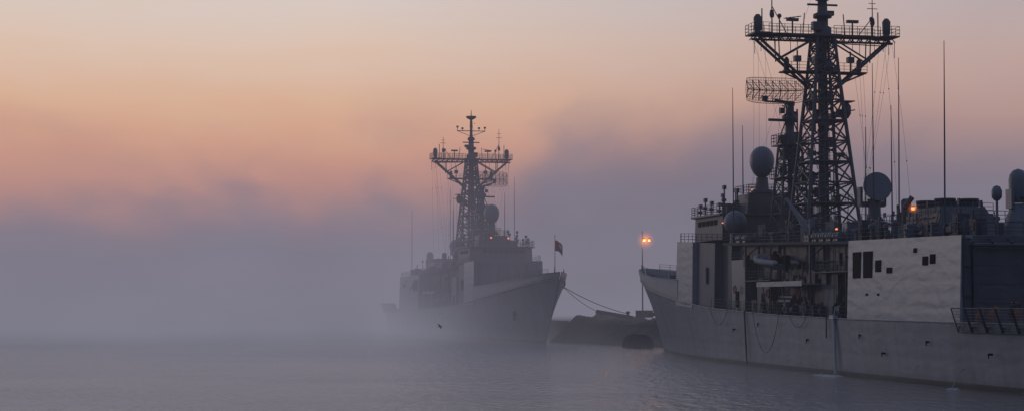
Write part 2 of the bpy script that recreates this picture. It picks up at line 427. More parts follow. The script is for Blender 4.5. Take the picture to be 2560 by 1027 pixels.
    for sd in (1, -1):
        for u in (60.0, 85.4):
            mb = MB()
            for k in (-.25, .25): mb.tube(C(u + k, sd * 6.0, zd(u)), C(u + k, sd * 6.0, zt(u)), .035, 4)
            for i in range(20): mb.tube(C(u - .25, sd * 6.0, zd(u) + .3 + i * .36), C(u + .25, sd * 6.0, zd(u) + .3 + i * .36), .025, 4)
            P(mb, 'ladder', M_MAST)

    # ---- hangar
    mb = MB()
    block(mb, 90, 113, 6.75, 6.75, 6.5, 6.5, 5.0, 5.0, zt(90), zt(113))
    hang = P(mb, 'hangar', M_SUP)
    for (u, z0, z1, w) in ((92.1, 9.1, 11.5, 1.7), (94.6, 9.1, 11.5, 1.9), (96.9, 9.6, 10.65, 1.1), (99.3, 9.45, 9.95, 1.0),
                           (104.5, 11.1, 11.5, .5), (106.5, 10.0, 10.75, .9), (107.9, 10.1, 10.9, .85), (94.5, 7.5, 7.7, .3), (97, 7.5, 7.7, .3)):
        for s2 in (1, -1):
            m2 = MB(); zc = (z0 + z1) / 2
            v = 6.75 - .25 * (zc - 5) / 7.5
            m2.hexa([C(u - w / 2, s2 * (v - .08), z0), C(u - w / 2, s2 * (v + .1), z0), C(u + w / 2, s2 * (v + .1), z0), C(u + w / 2, s2 * (v - .08), z0),
                     C(u - w / 2, s2 * (v - .12), z1), C(u - w / 2, s2 * (v + .07), z1), C(u + w / 2, s2 * (v + .07), z1), C(u + w / 2, s2 * (v - .12), z1)])
            op = P(m2, 'side_opening', M_DARK, hang)
    for sd in (1, -1):
        m2 = MB(); m2.box(C(113.02, sd * 3.15, 8.3), (.16, 4.7, 5.9))
        for k in range(3): m2.box(C(113.12, sd * 3.15, 6.9 + k * 1.5), (.04, 4.6, .05))
        P(m2, 'hangar_door', M_DOORG, hang)
        m2 = MB()
        m2.box(C(113.2, sd * .68, 8.4), (.35, .16, 6.2)); m2.box(C(113.2, sd * 5.6, 8.4), (.35, .16, 6.2)); m2.box(C(113.35, sd * 3.15, 11.5), (.7, 5.2, .16))
        P(m2, 'door_frame', M_MAST, hang)
    for v in (5.9, 4.2, 2.5, .8, -.8, -2.5, -4.2, -5.9):
        m2 = MB()
        m2.tube(C(113.0, v, 12.0), C(113.8, v, 11.9), .06, 4); m2.sph(C(113.8, v, 11.75), .16, 8, 6)
        P(m2, 'deck_floodlight', M_MAST, hang)
    m2 = MB()
    m2.tube(C(113.15, 6.3, 5.4), C(113.15, 6.3, 12.3), .08, 6); m2.box(C(113.2, 6.15, 8), (.3, .5, 1.2)); m2.box(C(113.2, 6.1, 10.2), (.3, .4, .8))
    P(m2, 'wall_piping', M_MAST, hang)
    m2 = MB(); m2.box(C(113.01, 6.05, 8.6), (.06, .85, 7.0)); m2.box(C(113.01, 0, 12.0), (.06, 11, .55)); P(m2, 'rear_wall_cladding', M_DARKSUP, hang)
    for sd in (1, -1):
        u = 113.2
        while u < 134:
            mb = MB(); net = MB()
            w = 2.3
            b0 = bd(u) ; z0 = zd(u) - .75
            pa = [C(u, sd * (b0 + .12), z0), C(u + w, sd * (b0 + .12), z0), C(u + w, sd * (b0 + .75), z0 + 1.9), C(u, sd * (b0 + .75), z0 + 1.9)]
            mb.path(pa + [pa[0]], .055, 5)
            mb.tube(pa[0], C(u, sd * b0, z0 + .5), .05, 4); mb.tube(pa[1], C(u + w, sd * b0, z0 + .5), .05, 4)
            A, B, Cc, D = [Vector(p) for p in pa]
            for i in range(1, 9): net.tube(A.lerp(B, i / 9), D.lerp(Cc, i / 9), .018, 3, cap=False)
            for i in range(1, 8): net.tube(A.lerp(D, i / 8), B.lerp(Cc, i / 8), .018, 3, cap=False)
            fr_ = P(mb, 'safety_net_frame', M_MAST)
            P(net, 'netting', M_NET, fr_)
            u += 2.45
    # ---- bridge
    mb = MB()
    pts_b = [C(39.5, 4.2, zt(41) - .03), C(39.5, -4.2, zt(41) - .03), C(41.7, -6.0, zt(41) - .03), C(52, -6.0, zt(41) - .03), C(52, 6.0, zt(41) - .03), C(41.7, 6.0, zt(41) - .03)]
    pts_t = [(x - (.0), y * .98, 16.85) for x, y, z in pts_b]
    mb.add(pts_b + pts_t, [(5, 4, 3, 2, 1, 0), tuple(range(6, 12))] + [(i, (i + 1) % 6, 6 + (i + 1) % 6, 6 + i) for i in range(6)])
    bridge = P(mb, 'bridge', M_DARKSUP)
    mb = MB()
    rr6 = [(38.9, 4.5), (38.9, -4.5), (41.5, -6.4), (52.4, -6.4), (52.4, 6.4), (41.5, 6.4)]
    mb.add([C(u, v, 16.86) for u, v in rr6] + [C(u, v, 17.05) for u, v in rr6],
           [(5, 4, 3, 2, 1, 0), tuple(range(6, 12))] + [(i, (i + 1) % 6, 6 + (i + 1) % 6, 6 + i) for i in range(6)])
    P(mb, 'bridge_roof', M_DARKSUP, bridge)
    for k in range(8):
        m2 = MB(); m2.box(C(39.47, -3.5 + k, 16.1), (.12, .72, .6)); P(m2, 'bridge_window', M_DARK, bridge)
    for sd in (1, -1):
        for k in range(5):
            m2 = MB(); m2.box(C(43.5 + k * 1.5, sd * 5.93, 16.1), (1.0, .14, .6)); P(m2, 'bridge_window', M_DARK, bridge)
    mb = MB()
    ring = [C(39.1, 4.4, 17.05), C(39.1, -4.4, 17.05), C(41.6, -6.3, 17.05), C(52.2, -6.3, 17.05), C(52.2, 6.3, 17.05), C(41.6, 6.3, 17.05), C(39.1, 4.4, 17.05)]
    mb.rail(ring, 1.1, 1.2, .035, 4)
    P(mb, 'bridge_railing', M_MAST, bridge)
    for u, v, h in ((43.5, 5.2, 1.9), (45, -5.2, 1.9), (44, 0, 1.8), (46.5, 5.4, 1.4), (48.2, 4.6, 2.2), (50.5, 5.2, 3.0), (51.6, 4.0, 2.6), (51, -5, 2.4), (42.2, 3, 1.5), (42.2, -3, 1.6), (49, -3.6, 2.6), (41, 5, 1.3), (47, 2.6, 2.9)):
        mb = MB()
        mb.tube(C(u, v, 17), C(u, v, 17 + h), .09, 6)
        mb.box(C(u, v, 17 + h + .1), (.55, .35, .45)); mb.box(C(u - .2, v, 17 + h * .55), (.4, .5, .3))
        P(mb, 'roof_fitting', M_MAST, bridge)
    mb = MB(); mb.box(C(50, 0, 18.2), (4, 6, 2.3), taper=.9); mb.box(C(48, 3.6, 17.7), (2.0, 1.6, 1.3), taper=.9)
    mb.rail([C(52, 3, 19.35), C(52, -3, 19.35), C(48, -3, 19.35), C(48, 3, 19.35), C(52, 3, 19.35)], 1.0, 1.0, .03)
    P(mb, 'pilot_house_top', M_DARKSUP, bridge)
    mb = MB(); mb.sph((0, 0, 0), 1.35, 22, 14); mb.lathe((0, 0, -2.0), [(.75, -.6), (.6, 0), (.65, 1.1)], 14)
    sr = P(mb, 'satellite_radome', M_RADOME); sr.location = C(54.3, 5.2, 15.9)
    dup(sr, root, C(54.3, -5.2, 15.9))

    # ---- egg radome
    mb = MB()
    prof = []
    for i in range(15):
        t = i / 14; a = -math.pi / 2 + math.pi * t
        r = 1.45 * math.cos(a) * (1.0 + .10 * math.sin(a))
        prof.append((max(r, .02), 1.9 * math.sin(a)))
    mb.lathe((0, 0, 0), prof, 26)
    eg = P(mb, 'egg_radome', M_RADOME); eg.location = C(47.8, -.4, 23.3)
    mb = MB()
    mb.lathe(C(47.8, -.4, 20), [(1.3, -.4), (1.3, -.1), (.75, .2), (.7, 1.5)], 16)
    mb.rail([C(47.8 + 1.7 * math.cos(a), -.4 + 1.7 * math.sin(a), 19.7) for a in [i * math.pi / 4 for i in range(9)]], 1.0, 2)
    mb.lathe(C(47.8, -.4, 19.6), [(1.75, -.0), (1.75, .1)], 16)
    for a in range(4):
        x = math.cos(a * math.pi / 2 + .78); y = math.sin(a * math.pi / 2 + .78)
        mb.tube(C(47.8 + 1.9 * x, -.4 + 1.9 * y, 17), C(47.8 + 1.1 * x, -.4 + 1.1 * y, 19.7), .13, 6)
        x2 = math.cos((a + 1) * math.pi / 2 + .78); y2 = math.sin((a + 1) * math.pi / 2 + .78)
        mb.tube(C(47.8 + 1.9 * x, -.4 + 1.9 * y, 17), C(47.8 + 1.1 * x2, -.4 + 1.1 * y2, 19.7), .07, 5)
    mb.tube(C(47.8, -.4, 17), C(47.8, -.4, 20), .45, 10)
    P(mb, 'radome_pedestal', M_MAST)

    # ---- forward radar tower
    mb = MB(); U = 58.0
    def lattice(mb, U, z0, z1, h0, h1, w0, w1, bays, rl, rb):
        lev = []
        for i in range(bays + 1):
            t = i / bays
            z = z0 + (z1 - z0) * t; a = h0 + (h1 - h0) * t; b = w0 + (w1 - w0) * t
            lev.append([C(U - a, b, z), C(U + a, b, z), C(U + a, -b, z), C(U - a, -b, z)])
        for i in range(bays):
            for k in range(4):
                k2 = (k + 1) % 4
                mb.tube(lev[i][k], lev[i + 1][k], rl, 6)
                mb.tube(lev[i + 1][k], lev[i + 1][k2], rb, 5)
                mb.tube(lev[i][k], lev[i + 1][k2], rb, 5)
                mb.tube(lev[i][k2], lev[i + 1][k], rb, 5)
        return lev
    lattice(mb, U, 13.0, 24.2, 1.9, 1.0, 1.9, 1.0, 6, .14, .07)
    mb.box(C(U, 0, 24.4), (3.2, 3.2, .15)); mb.box(C(U, 0, 20.7), (3.6, 3.6, .12))
    mb.rail([C(U - 1.6, -1.6, 24.5), C(U - 1.6, 1.6, 24.5), C(U + 1.6, 1.6, 24.5), C(U + 1.6, -1.6, 24.5), C(U - 1.6, -1.6, 24.5)], 1.1, .8, .04)
    mb.rail([C(U - 1.8, -1.8, 20.8), C(U - 1.8, 1.8, 20.8), C(U + 1.8, 1.8, 20.8), C(U + 1.8, -1.8, 20.8), C(U - 1.8, -1.8, 20.8)], 1.1, .8, .04)
    mb.lathe(C(U, 0, 24.4), [(.7, 0), (.65, 1.2), (.5, 1.4), (.5, 2.6), (.85, 2.8), (.85, 3.3), (.45, 3.6), (.4, 4.4), (.6, 4.5), (.6, 4.9)], 14)
    mb.tube(C(U, 0, 27.2), C(U + .3, 2.6, 27.2), .17, 6); mb.box(C(U, .9, 28.3), (.6, .5, .6)); mb.box(C(U, -.7, 27.6), (.6, .4, 1.2)); mb.box(C(U + .8, .2, 28.4), (.4, .7, .9))
    mb.tube(C(U, -.9, 25), C(U, -.9, 28.5), .1, 5); mb.tube(C(U, -.9, 28.0), C(U, .9, 28.9), .08, 5); mb.tube(C(U, 1.5, 24.5), C(U, .5, 27), .08, 5); mb.tube(C(U, -1.5, 24.5), C(U, -.5, 27), .08, 5)
    mb.box(C(U, .7, 25.1), (1.0, .9, .9)); mb.box(C(U, -.8, 25.3), (.8, .6, 1.2)); mb.box(C(U, -.4, 22.0), (1.0, .9, 1.6)); mb.box(C(U, .8, 21.6), (.7, .6, 1.2)); mb.box(C(U, .3, 18.4), (.9, 1.0, 1.4)); mb.box(C(U, .2, 23.4), (1.5, 1.5, 1.2))
    mb.tube(C(U, 0, 13.0), C(U, 0, 24.4), .3, 8)
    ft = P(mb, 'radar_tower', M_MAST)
    mb = MB(); W = 3.35; H = 1.45
    cx, cy, cz = C(U - .6, 1.75, 30.6)
    def gp(a, b):
        edge = 1 - .16 * abs(a) ** 4
        return Vector((cx - .9 * a * a - .35 * b * b + .5, cy + W * a, cz + H * b * edge))
    for j in range(11):
        b = -1 + j / 5
        mb.path([gp(-1 + i / 10, b) for i in range(21)], .02, 4)
    for i in range(33):
        a = -1 + i / 16
        mb.path([gp(a, -1), gp(a, 0), gp(a, 1)], .02, 4)
    mb.path([gp(-1 + i / 10, 1) for i in range(21)], .035, 5); mb.path([gp(-1 + i / 10, -1) for i in range(21)], .035, 5)
    for i in range(9):
        a = -1 + i / 4
        bk = gp(a, 0) + Vector((-.8, 0, 0))
        mb.tube(gp(a, .8), bk, .045, 4); mb.tube(gp(a, -.8), bk, .045, 4)
        if i < 8:
            a2 = a + .25; bk2 = gp(a2, 0) + Vector((-.8, 0, 0))
            mb.tube(bk, bk2, .055, 4); mb.tube(bk, gp(a2, .8), .04, 4); mb.tube(bk, gp(a2, -.8), .04, 4)
    mb.tube(C(U, 0, 29.2), (cx - .6, cy, cz - 1.1), .15, 6); mb.tube(C(U, 0, 29.2), (cx + 2.6, cy, cz - .9), .12, 6)
    mb.box((cx + 2.6, cy, cz - .6), (.4, .6, .6))
    P(mb, 'search_radar_antenna', M_MAST, ft)

    # ---- main lattice mast
    mb = MB(); U = 68
    lattice(mb, U, 12.9, 30.5, 2.9, 1.3, 3.1, 1.35, 8, .2, .1)
    lattice(mb, U, 30.5, 35.2, 1.3, .95, 1.35, .95, 4, .17, .09)
    mb.tube(C(U + .5, .4, 13), C(U + .3, .3, 35), .38, 8); mb.tube(C(U - .8, -.7, 13), C(U - .4, -.4, 35), .22, 6)
    for z in (17.3, 21.7, 26.1):
        w = 3.0 - (z - 13) * .1
        mb.box(C(U, 0, z), (w * 1.6, w * 1.8, .08))
        mb.rail([C(U + w * .8, w * .9, z), C(U + w * .8, -w * .9, z)], .9, .8, .025)
    random.seed(3)
    for i in range(44):
        z = random.uniform(14, 34.5); w = 2.7 - (z - 13) * .09
        mb.box(C(U + random.uniform(-w, w), random.uniform(-w, w), z), (random.uniform(.3, .9), random.uniform(.3, .9), random.uniform(.4, 1.2)))
    for i in range(14):
        z = random.uniform(14, 30); w = 2.7 - (z - 13) * .09; v = random.uniform(-w, w)
        mb.tube(C(U + w, v, z), C(U + w, v + random.uniform(-.4, .4), z + random.uniform(2, 4)), .05, 4)
    for sd in (-.2, .2): mb.tube(C(U + 1.6 + 1.2, sd, 13), C(U + 1.3, sd, 34.8), .04, 4)
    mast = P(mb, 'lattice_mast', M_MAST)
    mb = MB(); z = 35.2
    mb.box(C(U, 0, z), (2.6, 3.2, .25))
    for du in (-.65, .65):
        mb.tube(C(U + du, -8, z), C(U + du, 8, z), .13, 6); mb.tube(C(U + du, -7.6, z - .75), C(U + du, 7.6, z - .35), .06, 5)
        for k in range(-8, 8):
            mb.tube(C(U + du, k, z - .55), C(U + du, k + .5, z), .06, 4); mb.tube(C(U + du, k + .5, z), C(U + du, k + 1, z - .55), .06, 4)
    mb.tube(C(U, -8, z - .55), C(U, 8, z - .55), .12, 6)
    mb.box(C(U, 0, z + .05), (1.5, 16, .07))
    for sd in (1, -1):
        mb.box(C(U, sd * 7.2, z + .02), (3.0, 1.9, .16)); mb.box(C(U, sd * 4.5, z + .02), (2.2, 1.2, .16))
        mb.rail([C(U - 1.5, sd * 6.3, z), C(U - 1.5, sd * 8.15, z), C(U + 1.5, sd * 8.15, z), C(U + 1.5, sd * 6.3, z)], 1.1, .9, .035)
        mb.rail([C(U + .75, sd * 1, z), C(U + .75, sd * 6.3, z)], 1.1, .9, .035); mb.rail([C(U - .75, sd * 1, z), C(U - .75, sd * 6.3, z)], 1.1, .9, .035)
        for du in (-.6, .6):
            mb.tube(C(U + du, sd * 7.4, z - .4), C(U + du, sd * 1.35, 29.6), .16, 6)
            mb.tube(C(U + du, sd * 5.2, z - .3), C(U + du, sd * 5.1, 32.4), .07, 5)
            mb.tube(C(U + du, sd * 5.1, 32.6), C(U + du, sd * 1.2, 34.8), .1, 5)
        mb.lathe(C(U, sd * 7.3, z), [(.45, .0), (.3, .3), (.42, .5), (.45, 1.8), (.2, 2.15)], 12)
        mb.tube(C(U - .6, sd * 6.6, z), C(U - .6, sd * 6.6, z + 2.9), .07, 5)
        mb.tube(C(U + .9, sd * 5.2, z), C(U + .9, sd * 5.2, z + 1.9), .07, 5); mb.sph(C(U + .9, sd * 5.2, z + 1.9), .25, 8, 6)
        mb.tube(C(U, sd * 3.4, z), C(U, sd * 3.4, z + 1.6), .09, 5); mb.box(C(U, sd * 3.4, z + 1.7), (.4, 1.3, .3))
        mb.tube(C(U + .4, sd * 2.4, z), C(U + .4, sd * 2.2, z + 2.4), .06, 5)
        for k, v in enumerate((3.1, 3.9, 5.6, 6.6, 7.2, 7.9)):
            mb.tube(C(U + .7, sd * v, z - .5), C(U + .7, sd * v, z - 1.6 - .3 * (k % 3)), .035, 4)
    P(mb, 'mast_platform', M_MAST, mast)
    mb = MB()
    for z, w in ((31.3, 4.7),):
        for du in (-.5, .5): mb.tube(C(U + du, -w, z), C(U + du, w, z), .13, 6)
        mb.box(C(U, 0, z), (1.8, 2 * w, .08))
        for sd in (1, -1):
            mb.tube(C(U, sd * w, z), C(U, sd * 1.3, z - 1.4), .1, 5)
            mb.rail([C(U + .8, sd * 1.2, z), C(U + .8, sd * w, z)], 1.0, .9, .03)
            mb.lathe(C(U, sd * (w - .6), z), [(.2, 0), (.3, .4), (.3, 1.3), (.1, 1.6)], 8)
            mb.tube(C(U + .3, sd * (w - 1.7), z), C(U + .3, sd * (w - 1.7), z + 2.3), .09, 5)
            mb.box(C(U + .3, sd * (w - 1.7), z + 1.4), (.6, .7, .6))
    mb.box(C(U + .5, -2.2, 28.2), (1.5, 1.8, .1)); mb.lathe(C(U + .5, -2.4, 26.4), [(.2, 0), (.5, .5), (.5, 1.3), (.15, 1.8)], 10)
    mb.tube(C(U, -1.4, 27), C(U, -3.6, 27.4), .06, 4)
    P(mb, 'signal_yard', M_MAST, mast)
    mb = MB()
    mb.lathe(C(U, 0, 35.2), [(.95, 0), (.95, .9), (.6, 1.1), (.6, 1.9), (1.0, 2.0), (1.0, 2.4), (.55, 2.6), (.5, 3.8), (.75, 3.9), (.7, 4.3), (.3, 4.6), (.22, 7.9), (.9, 8.25), (1.05, 8.5), (1.0, 8.65), (.1, 8.75), (.05, 9.9)], 14)
    mb.tube(C(U, -2.9, 40.9), C(U, 2.9, 40.9), .08, 5); mb.tube(C(U, -2.9, 40.9), C(U, -.2, 39.9), .05, 4); mb.tube(C(U, 2.9, 40.9), C(U, .2, 39.9), .05, 4)
    for v, h in ((-2.8, .7), (2.8, .6), (-1.8, .4), (1.6, .5)):
        mb.tube(C(U, v, 40.9), C(U, v, 40.9 + h), .06, 4); mb.box(C(U, v, 41 + h), (.3, .4, .35))
    for i in range(4): mb.lathe(C(U, 0, 41.6 + i * .35), [(.35, 0), (.35, .08)], 10)
    mb.box(C(U + .6, .9, 36.2), (.7, 1.0, .9)); mb.box(C(U - .6, -1, 37.8), (.7, .9, .5)); mb.tube(C(U, -1.7, 38.6), C(U, 1.7, 38.6), .12, 6)
    for v, h in ((5.7, 6.2), (-5.7, 4.4)):
        mb.tube(C(U, v, 35.2), C(U, v, 35.2 + h), .09, 5, .04)
        mb.tube(C(U, v - .6, 35.2 + h * .72), C(U, v + .6, 35.2 + h * .72), .04, 4); mb.tube(C(U, v - .4, 35.2 + h * .85), C(U, v + .4, 35.2 + h * .85), .035, 4)
        mb.lathe(C(U, v, 35.2 + h * .3), [(.2, 0), (.28, .3), (.2, .8)], 8)
        mb.tube(C(U, v, 35.2 + h * .5), C(U, v + (1.7 if v < 0 else -1.7), 35.3), .05, 4)
    mb.tube(C(U, 4.3, 37), C(U, 2.4, 37.3), .05, 4)
    for k in range(5): mb.tube(C(U - .5, 2.6 + .4 * k, 37.25 - .05 * k), C(U + .5, 2.6 + .4 * k, 37.25 - .05 * k), .03, 4)
    P(mb, 'topmast', M_MAST, mast)
    mb = MB()
    random.seed(11)
    for sd in (1, -1):
        for v0, z0, u1, v1 in ((7.8, 34.8, 62, 6.1), (7.3, 34.8, 63, 5.7), (6.5, 34.8, 64, 5.2), (4.6, 31.2, 66, 5.6), (4.2, 31.2, 67, 4.9), (3.6, 31.2, 70, 4.4), (7.0, 34.8, 76, 4.8), (7.9, 34.8, 78, 5.5)):
            A = Vector(C(U, sd * v0, z0)); B = Vector(C(u1, sd * v1, 13.4))
            pts = []
            for i in range(9):
                t = i / 8; p = A.lerp(B, t); p.x -= .5 * math.sin(math.pi * t); pts.append(p)
            mb.path(pts, .014, 3)
            for t in (2, 5): mb.sph(pts[t], .07, 6, 4)
    mb.tube(C(U, 0, 43), C(44, 0, 19.5), .012, 3)
    P(mb, 'halyards', M_MAST, mast)

    # ---- fire control dish
    mb = MB()
    prof = [(0.02, 0), (.5, .06), (1.0, .2), (1.42, .42), (1.45, .5)]
    vs = []; seg = 32; fs = []
    for r, d in prof:
        for i in range(seg):
            t = 2 * math.pi * i / seg
            vs.append((-d + 1.2 - .6, r * math.cos(t), r * math.sin(t)))
    for j in range(len(prof) - 1):
        for i in range(seg): fs.append((j * seg + i, j * seg + (i + 1) % seg, (j + 1) * seg + (i + 1) % seg, (j + 1) * seg + i))
    mb.add(vs, fs, True)
    mb.tube((.6, 0, 0), (1.4, 0, 0), .6, 12); mb.tube((.05, 0, 0), (.1, 0, 0), 1.40, 32)
    for a in (0.5, 2.6, 4.4): mb.tube((.0, .55 * math.cos(a), .55 * math.sin(a)), (.06, .55 * math.cos(a), .55 * math.sin(a)), .09, 8)
    dish = P(mb, 'fire_control_dish', M_RADOME); dish.location = C(81.5, -.2, 18.3); dish.rotation_euler = (0, math.radians(8), math.radians(-6))
    mb = MB()
    mb.lathe(C(80.6, -.2, 12.8), [(1.0, 0), (.9, 1.2), (.65, 2.6), (.6, 3.8), (.7, 4.3)], 16)
    mb.box(C(80.0, 1.05, 17.4), (.8, .25, 1.8)); mb.box(C(80.0, -1.45, 17.4), (.8, .25, 1.8)); mb.box(C(80.0, -.2, 16.6), (1.0, 2.5, .5))
    for a in (-1, 1): mb.tube(C(81.4, -.2 + a * 1.8, 12.8), C(80.6, -.2 + a * .5, 15.6), .1, 5)
    mb.rail([C(82, 2, 13.3), C(82, -2.2, 13.3), C(79, -2.2, 13.3)], 2.2, .8, .04, 4)
    P(mb, 'dish_pedestal', M_DARKSUP)
    mb = MB(); mb.lathe(C(83.2, -2.4, 12.8), [(.7, 0), (.7, 2.6), (.5, 3.0), (.5, 4.0), (.3, 4.2)], 14); mb.tube(C(83.2, -1.5, 12.8), C(83.2, -1.5, 16.4), .12, 6)
    P(mb, 'intake_trunk', M_DARKSUP)
    mb = MB()
    mb.lathe((0, 0, 0), [(1.5, 0), (1.75, .3), (1.75, 1.0), (1.5, 1.7), (1.0, 2.2), (.3, 2.45)], 24)
    mb.tube((0, 1.2, 1.2), (-.5, 5.0, 1.9), .16, 8, .09); mb.tube((0, .8, 1.15), (-.15, 2.4, 1.4), .3, 8, .22)
    gun = P(mb, 'deck_gun', M_RADOME); gun.location = C(89.2, -.9, 12.7)
    # ---- funnel
    mb = MB()
    block(mb, 92, 101.5, 3.3, 3.3, 2.5, 2.5, 12.3, 12.3, 14.7, 14.7, 1.4, .6)
    block(mb, 94, 100.5, 2.4, 2.4, 2.1, 2.1, 14.65, 14.65, 15.3, 15.3, .3, .3)
    for u in (94.0, 95.7, 97.4, 99.1):
        for sd in (1, -1):
            for k in range(4): mb.box(C(u + .3, sd * (3.2 - .17 * k), 12.9 + k * .5), (1.2, .12, .1))
    for u in (93, 97, 100.9):
        mb.tube(C(u, 3.35, 12.4), C(u, 2.6, 14.8), .06, 4); mb.tube(C(u, -3.35, 12.4), C(u, -2.6, 14.8), .06, 4)
    mb.rail([C(93.2, 2.5, 14.7), C(101, 2.5, 14.7), C(101, -2.5, 14.7)], .9, 1.0, .03)
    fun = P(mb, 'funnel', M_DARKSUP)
    mb = MB(); mb.lathe((0, 0, 0), [(.85, 0), (.8, .55), (.95, .62), (.95, .8), (.7, .8), (.7, .4)], 18)
    for a in range(8): mb.box((.9 * math.cos(a * .785), .9 * math.sin(a * .785), .35), (.1, .1, .5), rz=a * .785)
    pipe = P(mb, 'exhaust_pipe', M_MAST, fun)
    for i, (u, v) in enumerate(((95.2, 1.1), (95.2, -1.0), (99.0, 1.1), (99.0, -1.1))):
        l = C(u, v, 15.28); o = pipe if i == 0 else dup(pipe, fun, l); o.location = l
    mb = MB()
    block(mb, 102.5, 107, 2.6, 2.6, 2.4, 2.4, 12.2, 12.2, 13.6, 13.6); mb.box(C(104, .8, 13.8), (1.2, 1.0, .6)); mb.tube(C(103, 2.6, 13.7), C(112, 3.4, 13.3), .12, 6)
    mb.rail([C(102.5, 2.4, 13.6), C(107, 2.4, 13.6), C(107, -2.4, 13.6)], 1.0, .9, .035)
    P(mb, 'roof_housing', M_DARKSUP)
    mb = MB()
    mb.tube(C(96.5, 3.9, 12.3), C(96.5, 3.9, 15.4), .2, 8); mb.tube(C(96.5, 3.9, 15.3), C(97.0, 3.3, 16.3), .24, 8)
    P(mb, 'bent_exhaust', M_MAST)
    # ---- close-in weapon
    mb = MB()
    mb.lathe((0, 0, -1.25), [(1.3, 0), (1.2, 1.2)], 16)
    mb.lathe((0, 0, 0), [(1.1, 0), (1.0, .5), (.8, .9), (.75, 1.5)], 16)
    mb.box((0, .75, 1.9), (1.0, .3, 1.6)); mb.box((0, -.75, 1.9), (1.0, .3, 1.6))
    mb.lathe((0, 0, 2.3), [(.55, -.7), (.75, 0), (.78, 1.2), (.7, 1.6), (.45, 1.95), (.05, 2.1)], 18)
    mb.tube((-.3, 0, 2.0), (-2.4, 0, 2.1), .2, 10, .15)
    ci = P(mb, 'close_in_gun', M_RADOME); ci.location = C(109.5, -.4, 13.55)
    mb = MB(); mb.tube((0, 0, 0), (0, 0, 3.1), .12, 6); mb.lathe((0, 0, 3.0), [(.2, 0), (.42, .25), (.44, .8), (.28, 1.15), (.03, 1.25)], 14)
    nd = P(mb, 'navigation_dome', M_RADOME); nd.location = C(109.4, 1.5, 12.3)

    # ---- whip aerials
    for (u, v, z0, z1, ru) in ((56, 6.0, 13.5, 31, 0), (56, -6.0, 13.5, 27, 0), (83, .9, 12.8, 30.3, 0), (85.5, -.6, 12.8, 30.5, .3), (84.6, -.3, 12.8, 26, 0), (82.6, 1.6, 12.8, 24, .2),
                               (107.8, 5.4, 12.3, 28.7, .3), (105.5, -5.2, 12.3, 27, 0), (49, 2.4, 17, 27.5, 0), (52, -5, 17, 25, 0)):
        mb = MB(); mb.tube(C(u, v, z0), C(u, v, z0 + 1.0), .14, 6); mb.tube(C(u, v, z0 + 1), C(u + ru * .5, v, (z0 + z1) / 2), .08, 5, .065); mb.tube(C(u + ru * .5, v, (z0 + z1) / 2), C(u + ru, v, z1), .065, 5, .03)
        P(mb, 'whip_aerial', M_MAST)
    # ---- lamps
    def lamp(u, v, z, r, mat, base=.8):
        mb = MB(); mb.sph((0, 0, 0), r, 12, 8); o = P(mb, 'lamp', mat); o.location = C(u, v, z)
        m2 = MB(); m2.tube((0, 0, -r * .8), (0, 0, -r * .8 - base), .05, 5); m2.lathe((0, 0, -r * 1.1), [(r * .9, 0), (r * .6, .1)], 10); P(m2, 'lamp_bracket', M_MAST, o)
        return o
    lamp(82.5, 4.6, 14.0, .13, M_LAMPSOFT)
    lamp(52.5, 6.1, 15.9, .09, M_LAMPSOFT, 2)
    lamp(49.3, 1.4, 19.9, .11, M_LAMPSOFT)
    lamp(42.5, 1.6, 18.6, .18, M_LAMPSOFT); lamp(42.5, -1.7, 18.7, .18, M_LAMPSOFT)
    lamp(68, .7, 42.6, .12, M_LAMPRED, .2)
    mb = MB(); mb.lathe(C(22, 0, 8.1), [(1.6, 0), (1.5, .7), (1.1, 1.0), (.9, 1.8)], 18); mb.box(C(22, 0, 10.3), (1.4, 1.3, 1.2)); mb.tube(C(23.5, 0, 10.7), C(18.5, 0, 11.4), .2, 8)
    P(mb, 'missile_launcher', M_MAST)
    mb = MB()
    for dx in (-.5, .5): mb.lathe((dx, 0, 0), [(.3, 0), (.22, .1), (.22, .7), (.32, .75), (.32, .85)], 12)
    mb.box((0, 0, .03), (1.7, .7, .06))
    bt = P(mb, 'mooring_bitt', M_DARKSUP)
    for i, (u, v) in enumerate(((8, 1.6), (8, -1.6), (30, 4.8), (30, -4.8), (130, 5), (130, -5), (120, 5.6))):
        l = C(u, v, zd(u) - .04); o = bt if i == 0 else dup(bt, root, l); o.location = l
    return root

ship = build_ship()
ship['category'] = 'warship'; ship['group'] = 'moored frigates'
HD = (-.204, .979)
bowN = (19.35, 251.5)
angN = math.atan2(HD[1], HD[0])
ship.location = (bowN[0] - 68 * HD[0], bowN[1] - 68 * HD[1], 0); ship.rotation_euler[2] = angN
far = ship.copy(); COL.objects.link(far); far['label'] = 'hazy grey frigate with bow flag partly lost in fog'
def copy_tree(src, dst):
    for ch in list(src.children):
        c = ch.copy(); COL.objects.link(c); c.parent = dst
        copy_tree(ch, c)
copy_tree(ship, far)
th = math.radians(13.5)
HF = (math.sin(th), -math.cos(th)); bowF = (7.7, 281)
far.location = (bowF[0] - 68 * HF[0], bowF[1] - 68 * HF[1], 0); far.rotation_euler[2] = math.atan2(HF[1], HF[0])
ship['label'] = 'grey frigate with hangar, water streaming from its hull'

